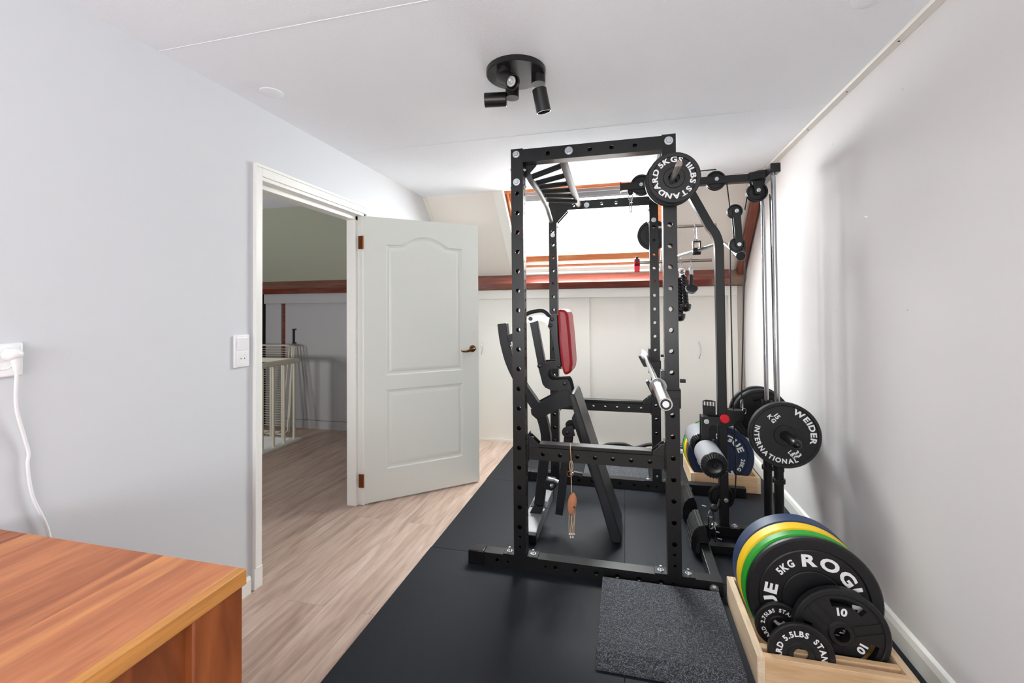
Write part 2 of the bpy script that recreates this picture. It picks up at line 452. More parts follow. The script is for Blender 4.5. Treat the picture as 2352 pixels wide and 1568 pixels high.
def flat_text(specs, parent, m='whitetext', yface=-0.0008, name='lettering'):
    """specs: (text, x, z, rotation in degrees, cap height, stretch)"""
    for txt, cx, cz, rot, hgt, st in specs:
        bm = bmesh.new(); k = hgt / 0.73; ws = [glyph(c)[3] - glyph(c)[2] + 0.13 for c in txt]; cur = -sum(ws) / 2
        ca, sa = math.cos(math.radians(rot)), math.sin(math.radians(rot))
        for ch, w in zip(txt, ws):
            vs, fs, x0, x1 = glyph(ch); nv = []
            for v in vs:
                a = (v.x - (x0 + x1) / 2 + cur + w / 2) * k * st; b = v.y * k - hgt / 2
                nv.append(bm.verts.new((cx + a * ca - b * sa, yface, cz + a * sa + b * ca)))
            for f in fs:
                try: bm.faces.new([nv[i] for i in f])
                except ValueError: pass
            cur += w
        me = bpy.data.meshes.new(name); bm.to_mesh(me); bm.free(); me.materials.append(M[m])
        o = bpy.data.objects.new(name, me); COL.objects.link(o); o.parent = parent

# ================================================================== THE ROOM
XL, XR, YB, ZC = -1.745, 1.035, 4.43, 2.345
YS = 3.70                     # ceiling meets the far slope
YN = -1.80                    # wall behind the camera
# floor in pieces around the stair void on the landing
b = MB()
b.box(-1.87, XR + 0.1, YN, YB + 0.1, -0.1, 0)
b.box(-3.33, -1.87, 1.0, YB + 0.1, -0.1, 0)
b.box(-4.6, -3.33, 3.99, YB + 0.1, -0.1, 0)
struct(b.build('floor', 'floor', smooth=False))
b = MB(); b.box(-4.6, XR + 0.1, YN - 0.1, YS, ZC, ZC + 0.08)
struct(b.build('ceiling', 'ceil', smooth=False))
# plaster board seams in the ceiling
b = MB(); b.box(XL, XR, 1.345, 1.349, ZC - 0.0015, ZC); b.box(XL, XR, 2.545, 2.548, ZC - 0.001, ZC)
struct(b.build('trim_11', 'ceil', smooth=False))
# left wall with the doorway
DY0, DY1, DZ = 1.85, 2.775, 2.0
b = MB()
b.box(XL - 0.11, XL, YN, DY0, 0, ZC); b.box(XL - 0.11, XL, DY1, YB, 0, ZC); b.box(XL - 0.11, XL, DY0, DY1, DZ + 0.02, ZC)
struct(b.build('wall_left', 'wall', smooth=False))
b = MB(); b.box(XR, XR + 0.1, YN, YB + 0.1, 0, ZC + 0.05)
struct(b.build('wall_right', 'wall_r', smooth=False))
# slope in its own frame: s down the slope, n outward
r2 = math.sqrt(0.5)
SM = Matrix(((1, 0, 0, 0), (0, r2, r2, YS), (0, -r2, r2, ZC), (0, 0, 0, 1)))    # (x, s, n)
WX0, WX1, WS0, WS1 = -1.0, 0.32, -0.02, 0.93
b = MB()
b.box(XL, WX0, -0.05, 1.1, 0, 0.18, SM); b.box(WX1, XR, -0.05, 1.1, 0, 0.18, SM); b.box(WX0, WX1, WS1, 1.1, 0, 0.18, SM)
struct(b.build('wall_slope', 'cream', smooth=False))
b = MB(); b.box(-4.6, XL - 0.11, -0.05, 1.1, 0, 0.1, SM)
struct(b.build('wall_landing_slope', 'olive', smooth=False))
# reveals and flat trim round the window
b = MB()
b.box(WX0 - 0.085, WX0, -0.02, 0.98, -0.012, 0.0, SM); b.box(WX0 - 0.004, WX0 + 0.004, 0, 0.93, 0, 0.12, SM)
b.box(WX1, WX1 + 0.085, -0.02, 0.98, -0.012, 0.0, SM); b.box(WX0 - 0.085, WX1 + 0.085, WS1, WS1 + 0.03, -0.012, 0.0, SM)
struct(b.build('trim_3', 'cream_white', smooth=False, bevel=0.002))
b = MB(); b.box(0.915, 0.95, 0.0, 1.0, -0.008, 0.0, SM); b.box(XL, XR - 0.02, 0.975, 1.0, -0.01, 0, SM)
b.box(XL, XL + 0.03, 0.0, 1.0, -0.008, 0.0, SM); b.box(WX1 + 0.4, 0.95, 0.0, 0.02, -0.008, 0.0, SM)
struct(b.build('trim_4', 'cream', smooth=False))
# window
win = struct(bpy.data.objects.new('window_1', None)); COL.objects.link(win); win.location = (-0.34, 4.1, 2.0)
win['label'] = 'pine framed roof window in the sloping ceiling'
b = MB()
b.box(WX0, WX0 + 0.058, 0.0, 0.93, 0.05, 0.13, SM); b.box(WX1 - 0.058, WX1, 0.0, 0.93, 0.05, 0.13, SM)
b.box(WX0, WX1, 0.0, 0.045, 0.02, 0.12, SM); b.box(WX0 + 0.03, WX1 - 0.03, 0.765, 0.835, 0.06, 0.13, SM)
b.box(WX0 + 0.02, WX0 + 0.032, 0.0, 0.93, 0.02, 0.06, SM)
b.box(WX0, WX1, 0.885, 0.895, 0.05, 0.075, SM)
b.build('window_frame', 'orange_wood', win, bevel=0.003)
b = MB(); b.box(WX0 + 0.058, WX1 - 0.058, 0.05, 0.155, 0.075, 0.115, SM); b.box(WX0 + 0.07, WX1 - 0.07, 0.15, 0.165, 0.07, 0.12, SM); b.box(WX0 + 0.058, WX1 - 0.058, 0.06, 0.095, 0.05, 0.075, SM)
b.build('blind_casing', 'alu', win, bevel=0.003)
b = MB(); b.box(WX0, WX1, 0.835, 0.885, 0.1, 0.125, SM); b.box(WX0, WX1, 0.895, 0.93, 0.02, 0.12, SM)
b.build('window_sill', 'trim', win)
b = MB(); b.box(WX0 + 0.05, WX1 - 0.05, 0.1, 0.80, 0.112, 0.116, SM)
b.build('window_pane', 'glass', win)
# purlin and rafter
pur = [(4.37, 1.675), (4.285, 1.585), (4.34, 1.53), (4.46, 1.53), (4.46, 1.6)]
b = MB(); b.prism(pur, XL, 0.905, 'yz'); struct(b.build('trim_5', 'redwood', smooth=False))
b = MB(); b.prism([(p[0], p[1]) for p in pur], -4.1, XL - 0.11, 'yz'); struct(b.build('trim_6', 'redwood', smooth=False))
b = MB(); b.box(0.965, 1.02, -0.03, 1.05, -0.075, 0.0, SM); struct(b.build('trim_7', 'redwood_s', smooth=False, bevel=0.004))
b = MB(); b.prism([(4.37, 1.675), (4.30, 1.60), (4.35, 1.535), (4.46, 1.53), (4.46, 1.6)], 0.905, 1.03, 'yz'); struct(b.build('trim_8', 'mortar', smooth=False))
# knee wall with sliding cupboard doors
b = MB(); b.box(XL, XR, YB + 0.03, YB + 0.1, 0, 1.55); struct(b.build('wall_back', 'cream', smooth=False))
b = MB(); b.box(XL, 0.975, 4.375, YB + 0.03, 1.44, 1.528); struct(b.build('trim_9', 'cream_white', smooth=False, bevel=0.003))
b = MB(); b.box(0.90, 0.975, 4.385, YB + 0.03, 0, 1.44); struct(b.build('trim_10', 'cream_white', smooth=False, bevel=0.002))
b = MB(); b.box(XL, 0.975, 4.405, YB + 0.03, 0, 0.02); struct(b.build('baseboard_back', 'cream_white', smooth=False))
def pull(parent, x, z0, z1, y, m='steel', off=0.022):
    b = MB(); n = 10
    b.tube([(x - 0.006 + 0.016 * math.sin(PI * i / n), y - off * (math.sin(PI * i / n) ** 0.5) - 0.003, z0 + (z1 - z0) * i / n) for i in range(n + 1)], 0.0042, 8)
    return b.build('door_handle', m, parent)
b = MB(); b.box(XL, -0.333, 4.412, 4.43, 0.02, 1.44); d2 = struct(b.build('door_2', M['cream_white'], smooth=False, bevel=0.002)); pull(d2, -1.428, 0.87, 1.0, 4.412)
b = MB(); b.box(-0.36, 0.91, 4.432, 4.448, 0.02, 1.44); d3 = struct(b.build('door_3', M['cream_white'], smooth=False, bevel=0.002)); pull(d3, 0.66, 0.868, 1.02, 4.432)
# skirting and coving
b = MB(); b.prism([(1.035, 0), (1.016, 0), (1.016, 0.07), (1.022, 0.092), (1.035, 0.1)], YN, 4.385, 'xz'); struct(b.build('baseboard_right', 'trim', smooth=False))
b = MB(); b.prism([(XL, 0), (XL + 0.014, 0), (XL + 0.014, 0.065), (XL + 0.008, 0.08), (XL, 0.08)], YN, 1.785, 'xz'); struct(b.build('baseboard_left', 'trim', smooth=False))
b = MB(); b.box(1.0, XR, YN, 3.72, ZC - 0.012, ZC); b.box(0.996, 1.001, YN, 3.72, ZC - 0.016, ZC); struct(b.build('trim_1', 'cream_white', smooth=False, bevel=0.002))
b = MB()
for y in (1.99, 2.4, 2.86): b.lathe([(0, 0), (0.004, 0), (0.004, 0.001), (0, 0.001)], (1.018, y, ZC - 0.0135), 'Z', 8, False)
struct(b.build('trim_12', 'dark', smooth=False))
b = MB()
for (u, v) in ((1987, 497), (1991, 498), (2073, 205), (1912, 331), (2084, 712), (1922, 714)):
    d_ = RM.transposed() @ Vector(((u - CXP) / FPX, (v - CYP) / FPX, 1.0)); t_ = (XR - 0.0006) / d_.x
    b.lathe([(0, 0), (0.0035, 0), (0.0035, 0.0008), (0, 0.0008)], Vector((0, 0, CAM_H)) + d_ * t_ - Vector((0.0002, 0, 0)), 'X', 8, False)
struct(b.build('trim_16', 'alu', smooth=False))
# door lining and architrave
b = MB()
for y0, y1 in ((DY0 - 0.046, DY0), (DY1, DY1 + 0.05)):
    b.box(XL, XL + 0.014, y0, y1, 0, DZ + 0.055)
b.box(XL, XL + 0.014, DY0, DY1, DZ, DZ + 0.055)
b.box(XL - 0.115, XL + 0.004, DY0 - 0.002, DY0 + 0.02 - 0.018, 0, DZ)
b.box(XL - 0.115, XL - 0.045, DY1 - 0.045, DY1, 0, DZ); b.box(XL - 0.045, XL + 0.004, DY1 - 0.02, DY1, 0, DZ)
b.box(XL - 0.115, XL - 0.045, DY0, DY1, DZ - 0.045, DZ + 0.02); b.box(XL - 0.045, XL + 0.004, DY0, DY1, DZ - 0.018, DZ + 0.02)
b.box(XL + 0.014, XL + 0.02, DY0 - 0.046, DY0 - 0.036, 0.1, DZ + 0.04); b.box(XL + 0.014, XL + 0.02, DY0 - 0.046, DY1 + 0.03, DZ + 0.04, DZ + 0.055)
b.box(XL, XL + 0.018, DY0 - 0.05, DY0, 0, 0.1)
struct(b.build('trim_2', 'trim', smooth=False, bevel=0.003))
# back of the room (behind the camera): wall pieces around a wide dormer window
b = MB()
b.box(XL, -1.5, YN - 0.1, YN, 0, ZC); b.box(0.8, XR, YN - 0.1, YN, 0, ZC); b.box(-1.5, 0.8, YN - 0.1, YN, 0, 0.7); b.box(-1.5, 0.8, YN - 0.1, YN, 2.2, ZC)
struct(b.build('wall_front', 'wall', smooth=False))
w2 = MB()
for x in (-1.5, -0.76, 0.0, 0.75): w2.box(x, x + 0.05, YN - 0.07, YN - 0.02, 0.7, 2.2)
w2.box(-1.5, 0.8, YN - 0.07, YN - 0.02, 0.7, 0.75); w2.box(-1.5, 0.8, YN - 0.07, YN - 0.02, 2.15, 2.2)
w2.box(-1.5, 0.8, YN - 0.05, YN - 0.045, 0.75, 2.15)
struct(w2.build('window_2', 'trim', smooth=False))

# ---- landing beyond the doorway
b = MB(); b.box(-4.6, XL - 0.11, YB, YB + 0.1, 0, 1.55); struct(b.build('wall_landing', 'greyboard', smooth=False))
b = MB(); b.box(-4.07, XL - 0.11, 4.37, YB, 1.42, 1.53); b.box(-4.07, -3.86, 4.40, YB, 0.0, 1.42); struct(b.build('trim_13', 'greyboard', smooth=False, bevel=0.003))
b = MB(); b.box(-3.86, -3.815, 4.425, YB, 0.0, 1.42); struct(b.build('trim_14', 'redwood', smooth=False))
b = MB(); b.box(-3.815, -2.1, 4.415, YB + 0.001, 0.1, 1.42); d4 = struct(b.build('door_4', 'greyboard', smooth=False, bevel=0.002))
b = MB(); b.box(-3.70, -3.685, 4.395, 4.42, 0.96, 1.13); b.box(-3.70, -3.66, 4.39, 4.40, 1.115, 1.13); b.box(-3.70, -3.66, 4.39, 4.40, 0.96, 0.975); b.build('door_handle', 'dark', d4)
b = MB(); b.box(-3.86, XL - 0.11, 4.408, YB, 0.0, 0.092); struct(b.build('baseboard_landing', 'greyboard', smooth=False, bevel=0.002))
b = MB(); b.box(-4.62, -4.1, 4.36, YB, 0, 1.6); b.box(-4.65, -4.55, 1.0, YB, -1.6, 2.6); struct(b.build('wall_landing_left', 'dark', smooth=False))  # darkness of the opening beyond is put into the wall colour
b = MB(); b.box(-4.6, XL - 0.11, 0.9, 1.0, -1.6, 2.6); struct(b.build('wall_landing_near', 'wall', smooth=False))
# stair void lining
b = MB(); b.box(-3.345, -3.33, 1.0, 3.99, -1.2, -0.0); b.box(-4.55, -3.33, 3.975, 3.99, -1.2, 0.0); b.box(-4.6, -3.3, 1.0, 4.0, -1.25, -1.2)
b.box(-3.36, -3.27, 1.6, 4.02, 0.0, 0.02)
struct(b.build('trim_15', 'trim', smooth=False, bevel=0.002))

# landing railing
rail = thing('stair_railing', (-3.315, 3.0, 0.02), 'ivory painted stair railing on the landing beyond the open doorway', 'railing')
b = MB(); b.box(-3.34, -3.28, 1.7, 4.0, 0.80, 0.845); b.box(-4.5, -3.34, 3.95, 4.0, 0.80, 0.845); b.build('handrail', 'ivory', rail, bevel=0.006)
y = 3.96
while y > 1.75:
    b = MB(); b.cyl((-3.315, y, 0.02), (-3.315, y, 0.80), 0.014, 12); b.build('baluster', 'ivory', rail); y -= 0.14
x = -3.47
while x > -4.5:
    b = MB(); b.cyl((x, 3.975, 0.02), (x, 3.975, 0.80), 0.014, 12); b.build('baluster', 'ivory', rail); x -= 0.14
b = MB(); b.box(-4.5, -3.36, 3.955, 3.999, 0.0, 0.02); b.build('floor_plate', 'trim', rail)

# folded wire drying rack
dr = thing('drying_rack', (-3.8, 4.25, 0.0), 'folded wire laundry drying rack leaning against the landing cupboard', 'drying rack')
for dy, dx in ((0.0, 0.0), (0.03, 0.04), (-0.04, 0.07), (-0.07, 0.10)):
    b = MB()
    pth = [(-4.35, 4.30 + dy, 0.95), (-3.72 + dx, 4.31 + dy, 0.95), (-3.66 + dx, 4.30 + dy, 0.93), (-3.60 + dx * 1.5, 4.12 + dy, 0.06), (-3.62 + dx * 1.5, 4.10 + dy, 0.03), (-4.35, 4.10 + dy, 0.03)]
    b.tube(pth, 0.007, 8); b.build('frame', 'ivory', dr)
b = MB()
for i in range(34):
    z = 0.10 + i * 0.0245; f = (z - 0.03) / 0.92
    b.cyl((-4.35, 4.10 + 0.2 * f, z), (-3.61 - 0.06 * f, 4.10 + 0.2 * f, z), 0.0028, 6)
b.build('wire', 'ivory', dr)

# ---- the open door leaf
hx, hy = -1.742, 2.752
ang = math.atan2(3.319 - 2.745, -1.106 + 1.748)
DM = Matrix.Translation((hx, hy, 0)) @ Matrix.Rotation(ang, 4, 'Z')    # local x along the leaf, y thickness (away), z up
DW, DH = 0.858, 1.985
door = struct(bpy.data.objects.new('door_1', None)); COL.objects.link(door); door.location = (hx, hy, 0.0)
door['label'] = 'white two-panel interior door standing open into the room'
def arch(x, x0, x1, zt, rise):
    t = (x - x0) / (x1 - x0)
    if t < 0.22: return zt - rise + rise * 0.10 * (t / 0.22) ** 2
    if t > 0.78: return zt - rise + rise * 0.10 * ((1 - t) / 0.22) ** 2
    k = (t - 0.22) / 0.56
    return zt - rise + rise * (0.10 + 0.9 * math.sin(PI * k) ** 0.8)
def leaf():
    bm = bmesh.new()
    NX = 44
    def panel(x0, x1, z0, zt, rise):
        prof = [(0.0, 0.0), (0.006, 0.006), (0.020, 0.009), (0.034, 0.0035), (0.045, 0.002)]
        loops = []
        for off, dep in prof:
            a0, a1 = x0 + off, x1 - off; lp = [(a0, z0 + off), (a1, z0 + off)]
            n = 30 if rise else 1
            for i in range(n + 1):
                x = a1 + (a0 - a1) * i / n
                xx = x0 + (x - a0) / (a1 - a0) * (x1 - x0)
                zz = (arch(xx, x0, x1, zt, rise) if rise else zt) - off
                lp.append((x, zz))
            loops.append([bm.verts.new(DM @ Vector((p[0], dep, p[1]))) for p in lp])
        for a, c in zip(loops, loops[1:]):
            n = len(a)
            for i in range(n): bm.faces.new([a[i], a[(i + 1) % n], c[(i + 1) % n], c[i]])
        bm.faces.new(loops[-1]); return loops[0]
    p1 = panel(0.155, 0.725, 0.875, 1.865, 0.07)
    p2 = panel(0.155, 0.725, 0.225, 0.775, 0.0)
    out = [bm.verts.new(DM @ Vector(p)) for p in ((0, 0, 0.012), (DW, 0, 0.012), (DW, 0, DH), (0, 0, DH))]
    ed = []
    for lp in (out, p1, p2):
        for i in range(len(lp)):
            e = bm.edges.get((lp[i], lp[(i + 1) % len(lp)])) or bm.edges.new((lp[i], lp[(i + 1) % len(lp)])); ed.append(e)
    bmesh.ops.triangle_fill(bm, use_beauty=True, use_dissolve=False, edges=ed)
    bk = [bm.verts.new(DM @ Vector(p)) for p in ((0, 0.038, 0.012), (DW, 0.038, 0.012), (DW, 0.038, DH), (0, 0.038, DH))]
    bm.faces.new(bk)
    for i in range(4): bm.faces.new([out[i], out[(i + 1) % 4], bk[(i + 1) % 4], bk[i]])
    bmesh.ops.recalc_face_normals(bm, faces=bm.faces)
    me = bpy.data.meshes.new('door_leaf'); bm.to_mesh(me); bm.free(); me.materials.append(M['door'])
    o = bpy.data.objects.new('door_leaf', me); COL.objects.link(o); o.parent = door; o.matrix_parent_inverse = door.matrix_basis.inverted(); return o
leaf()
def dpt(x, y, z): return DM @ Vector((x, y, z))
b = MB(); b.lathe([(0, 0), (0.026, 0), (0.026, -0.006), (0.02, -0.009), (0, -0.009)], axis='Y', closed=False, mx=(DM @ Matrix.Translation((0.805, 0, 1.033))), seg=28)
b.tube([dpt(0.805, -0.006, 1.033), dpt(0.805, -0.05, 1.033)], 0.009, 12)
b.tube(smooth_path([dpt(0.805, -0.05, 1.033), dpt(0.78, -0.053, 1.03), dpt(0.74, -0.05, 1.018), dpt(0.71, -0.048, 1.02), dpt(0.695, -0.048, 1.027)], 6), [0.0095] * 12 + [0.0075] * 8 + [0.005] * 5, 12)
b.build('door_handle', 'bronze', door)
for z in (1.80, 0.17):
    b = MB(); b.box(-0.034, -0.004, -0.012, -0.0085, z - 0.045, z + 0.045, Matrix.Translation((hx, hy, 0)))
    b.cyl((hx - 0.001, hy - 0.008, z - 0.045), (hx - 0.001, hy - 0.008, z + 0.045), 0.006, 10); b.build('hinge', 'copper', door)

# ================================================================== wall fittings
sw = thing('light_switch', (XL, 1.735, 1.15), 'white light switch with a wall socket below it beside the door frame', 'switch')
b = MB(); b.box(XL, XL + 0.010, 1.692, 1.776, 1.072, 1.222); b.build('frame', 'whiteplastic', sw, bevel=0.003)
b = MB(); b.prism([(XL + 0.010, 1.15), (XL + 0.012, 1.15), (XL + 0.017, 1.208), (XL + 0.010, 1.208)], 1.706, 1.762, 'xz'); b.build('rocker', 'whiteplastic', sw, bevel=0.0015)
b = MB(); b.box(XL + 0.010, XL + 0.0125, 1.706, 1.762, 1.082, 1.142); b.lathe([(0.021, 0.0125), (0.0225, 0.014), (0.0235, 0.0125), (0.0225, 0.011)], (XL, 1.734, 1.112), 'X', 28); b.build('socket_insert', 'whiteplastic', sw)
b = MB()
for dy in (-0.0095, 0.0095): b.lathe([(0, 0.0128), (0.0026, 0.0128), (0.0026, 0.013), (0, 0.013)], (XL, 1.734 + dy, 1.112), 'X', 10, False)
b.build('socket_hole', 'dark', sw)
so = thing('wall_socket', (XL, 0.87, 1.19), 'double white wall socket at the left edge with a plug in it', 'socket')
b = MB(); b.box(XL, XL + 0.012, 0.79, 0.945, 1.146, 1.244); b.build('frame', 'whiteplastic', so, bevel=0.005)
b = MB()
for yy in (0.835, 0.90): b.lathe([(0.019, 0.012), (0.021, 0.014), (0.023, 0.012), (0.021, 0.0105)], (XL, yy, 1.19), 'X', 24)
b.build('socket_insert', 'whiteplastic', so)
pg = thing('power_plug', (XL + 0.03, 0.915, 1.2), 'white angled plug with its white cord hanging down to the desk', 'plug')
b = MB(); b.sphere((XL + 0.031, 0.912, 1.212), 0.021, 0.9, 1.0, 0.85); b.tube([(XL + 0.013, 0.912, 1.212), (XL + 0.036, 0.912, 1.212)], 0.019, 16); b.tube([(XL + 0.034, 0.914, 1.205), (XL + 0.034, 0.918, 1.165)], [0.012, 0.007], 12); b.build('plug_body', 'whiteplastic', pg)
cp = [(XL + 0.034, 0.918, 1.17), (XL + 0.02, 0.925, 1.06), (XL + 0.012, 0.949, 0.961), (XL + 0.010, 0.960, 0.912), (XL + 0.010, 0.958, 0.874), (XL + 0.010, 0.971, 0.778), (XL + 0.012, 1.009, 0.653), (XL + 0.012, 1.02, 0.5)]
b = MB(); b.tube(smooth_path(cp, 8), 0.0045, 10); b.build('cord', 'whiteplastic', pg)

for (x, y, lab) in ((-1.575, 1.735, 'round flat white blanking plate on the ceiling near the left wall'), (0.79, 1.70, 'round flat white blanking plate on the ceiling near the right wall')):
    b = MB(); b.lathe([(0, 0), (0.046, 0), (0.05, 0.002), (0.05, 0.006), (0, 0.006)], (x, y, ZC - 0.0062), 'Z', 40, False); tag(b.build('blanking_plate', 'ceil'), lab, 'ceiling cover')

# ceiling spotlight
LX, LY = -0.437, 1.845
sp = thing('ceiling_spotlight', (LX, LY, ZC), 'black round ceiling spotlight with three swivel heads', 'ceiling light')
b = MB(); b.lathe([(0, -0.022), (0.122, -0.022), (0.126, -0.018), (0.126, 0), (0, 0)], (LX, LY, ZC), 'Z', 64, False); b.build('ceiling_plate', 'black2', sp)
def head(px, py, d, stem, on, base_r=0.03, shift=0.012):
    d = Vector(d).normalized(); base = Vector((px, py, ZC - 0.022)); j = base + Vector((0, 0, -stem))
    b = MB(); b.cyl(base, j, base_r, 28); st = b.build('swivel_base', 'black2', sp)
    c = j + Vector((0, 0, -0.004)) + d * shift
    q = d.to_track_quat('Y', 'Z').to_matrix().to_4x4()
    mx = Matrix.Translation(c) @ q
    b = MB(); b.lathe([(0, -0.03), (0.0285, -0.03), (0.031, -0.027), (0.031, 0.068), (0.0275, 0.068), (0.0265, 0.045), (0, 0.045)], mx=mx, closed=False, seg=36)
    hd = b.build('lamp_head', 'black2', sp)
    b = MB(); b.lathe([(0, 0.049), (0.006, 0.053), (0.011, 0.050), (0.0205, 0.051), (0.0205, 0.046), (0, 0.046)], mx=mx, closed=False, seg=28); b.build('bulb', 'lens', hd)
head(-0.472, 1.78, (0.62, -0.55, -0.62), 0.03, 1)
head(-0.475, 1.93, (-1.0, -0.18, 0.0), 0.052, 0, shift=0.055)
head(-0.345, 1.87, (0.17, 0.20, -1.0), 0.035, 0, shift=0.045)

# ================================================================== desk
dk = thing('wooden_desk', (-1.25, 0.3, 0), 'teak desk with a plank top in the near left corner', 'desk')
b = MB(); b.box(-1.70, -0.872, -0.85, 0.864, 0.705, 0.74); b.build('desk_top', 'teak', dk, bevel=0.0015)
b = MB(); b.box(-0.872, -0.850, -0.85, 0.864, 0.705, 0.74); b.build('edge_board', 'teak_edge', dk, bevel=0.002)
b = MB(); b.box(-0.905, -0.8535, 0.735, 0.856, 0.0, 0.705); b.build('leg', 'teak_v', dk, bevel=0.004)
b = MB(); b.box(-0.905, -0.8535, -0.84, -0.72, 0.0, 0.705); b.build('leg', 'teak_v', dk, bevel=0.004)
b = MB(); b.box(-1.66, -1.60, 0.735, 0.856, 0.0, 0.705); b.build('leg', 'teak_v', dk, bevel=0.004)
b = MB(); b.box(-1.66, -1.60, -0.84, -0.72, 0.0, 0.705); b.build('leg', 'teak_v', dk, bevel=0.004)
b = MB(); b.box(-0.900, -0.874, -0.72, 0.735, 0.12, 0.705); b.build('side_panel', 'teak_v', dk)
b = MB(); b.box(-1.60, -0.906, 0.82, 0.845, 0.12, 0.705); b.build('back_panel', 'teak_v', dk)

# ================================================================== mats
MT = 0.012
labs = {(0, 0): 'large smooth black rubber floor tile in the foreground left of the speckled pad',
        (0, 1): 'smooth black rubber floor tile under the left part of the rack and bench',
        (0, 2): 'smooth black rubber floor tile in the far left corner behind the rack',
        (1, 0): 'smooth black rubber floor tile under the near wooden crate by the wall',
        (1, 1): 'smooth black rubber floor tile under the right part of the rack and cable post',
        (1, 2): 'smooth black rubber floor tile under the far wooden crate'}
ys = [1.30, 2.345, 3.378, 4.36]
for i, (x0, x1) in enumerate(((-1.065, -0.0165), (-0.0155, 1.012))):
    for j in range(3):
        b = MB(); b.box(x0 + (0.003 if (j == 1 and i == 0) else 0), x1, ys[j] + 0.0006, ys[j + 1] - 0.0006, 0.0, MT)
        tag(b.build('rubber_mat', 'matr', bevel=0.0015), labs[(i, j)], 'floor mat', 'smooth black rubber floor tiles')
def pad(x0, x1, y0, y1, z0, lab, bev=0.048):
    z1 = z0 + 0.043
    b = MB(); v = [(x0, y0, z0), (x1, y0, z0), (x1, y1, z0), (x0, y1, z0), (x0, y0, z0 + 0.010), (x1, y0, z0 + 0.010), (x1, y1, z1), (x0, y1, z1), (x0, y0 + bev, z1), (x1, y0 + bev, z1)]
    V = [b.bm.verts.new(p) for p in v]
    for f in ((0, 1, 2, 3), (0, 4, 5, 1), (4, 8, 9, 5), (8, 7, 6, 9), (3, 2, 6, 7), (0, 3, 7, 8, 4), (1, 5, 9, 6, 2)): b.bm.faces.new([V[i] for i in f])
    tag(b.build('rubber_pad', 'speck', bevel=0.002, smooth=False), lab, 'floor pad', 'speckled rubber pads')
pad(-0.118, 0.395, 1.688, 2.205, MT, 'thick speckled grey rubber pad in front of the rack')
pad(-0.328, 0.165, 3.545, 4.04, MT, 'thick speckled grey rubber pad on the floor behind the rack', 0.0)

# ================================================================== THE RACK
rk = thing('power_rack', (0, 2.86, MT), 'tall black steel power rack with a cable pulley tower on its right side', 'power rack')
def P_(b, n, m='black', bev=0.0, par=None, **k): return b.build(n, m, par or rk, bevel=bev, **k)
ZT = 2.157; ZB = 0.078
postX = (-0.530, 0.2125); T = 0.063
hp = [(s, 0.0115) for s in [0.149 + 0.1 * i for i in range(18)]]
hp = [(s - 0.001, r) for s, r in hp] + [(0.049, 0.006), (0.099, 0.0065)]
hs = [(0.10 + 0.05 * i, 0.0075) for i in range(38)]
for x in postX:
    for yc in (2.2715, 3.4515):
        top = ZT + (0.0 if x > 0 else 0)
        # cross axes of 'z' tube: x then y -> holes_a on +-x walls, holes_b on +-y walls
        P0 = ptube('upright', 'black', rk, 'z', ZB, ZT, (x, yc), T, T, hs, hp)
hb = [(0.11, 0.011), (0.165, 0.006), (0.36, 0.006), (0.41, 0.011), (0.51, 0.011), (0.61, 0.011), (0.71, 0.011), (0.81, 0.011), (0.91, 0.011), (0.965, 0.006), (1.14, 0.006)]
for yc in (2.2715, 3.4515):
    bbm = ptube('base_beam', 'black', rk, 'x', -0.76, 0.42, (yc, MT + 0.033), T, 0.066, hb, ())
    c = MB(); c.box(-0.808, -0.722, yc - 0.035, yc + 0.035, MT, MT + 0.071); ec = c.build('end_cap', 'plastic', bbm, bevel=0.005)
    for x in postX:
        for sg in (-1, 1):
            q = MB(); q.box(x + sg * 0.032, x + sg * 0.090, yc - 0.03, yc + 0.03, ZB, ZB + 0.005); q.build('foot_bracket', 'black2', rk, bevel=0.002)
            bl = bolt(rk, (x + sg * 0.062, yc, ZB + 0.005), '+z', 0.014)
            q = MB(); q.cyl((x + sg * 0.062, yc, ZB + 0.01), (x + sg * 0.062, yc, ZB + 0.026), 0.0055, 10); q.build('stud', 'zinc', bl)
# back beam continues to the right behind the crate
c = MB(); c.box(0.42, 0.80, 3.43, 3.475, MT + 0.005, ZB); P_(c, 'base_extension', bev=0.003)
c = MB(); c.box(0.40, 0.64, 3.42, 3.485, MT, ZB + 0.004); P_(c, 'base_sleeve', bev=0.003)
# top beams
ht = [(0.13, 0.011), (0.34, 0.011), (0.445, 0.011), (0.555, 0.011)]
for yc in (2.2715, 3.4515):
    ptube('top_beam', 'black', rk, 'x', -0.498, 0.181, (yc, 2.119), T, 0.066, ht, ())
ptube('side_beam', 'black', rk, 'y', 2.303, 3.42, (0.2125, 2.128), T, 0.058, (), ())
# gussets at the corners
for yc in (2.2715, 3.4515):
    g0 = -0.4985; gp = [(g0, 2.086), (g0 + 0.062, 2.086), (g0 + 0.058, 2.078), (g0 + 0.010, 2.028), (g0, 2.02)]
    if yc > 3: gp = [(g0, 2.086), (g0 + 0.085, 2.086), (g0 + 0.078, 2.072), (g0 + 0.018, 2.010), (g0, 1.99)]
    for ya in ((yc - 0.030, yc + 0.024) if yc > 3 else (yc + 0.024,)):
        c = MB(); c.prism(gp, ya, ya + 0.006, 'xz'); P_(c, 'gusset', bev=0.001)
    for x, sg in ((-0.4985, 1), (0.181, -1)):
        for z in (2.055, 1.965):
            bolt(rk, (x, yc, z), '+x' if sg > 0 else '-x', 0.012)
YF = 2.24; YK = 3.42
for (x, z, r) in ((-0.533, 2.128, 0.018), (-0.532, 1.985, 0.018), (-0.262, 2.122, 0.02), (0.212, 2.125, 0.02)):
    bolt(rk, (x, YF, z), '-y', r)
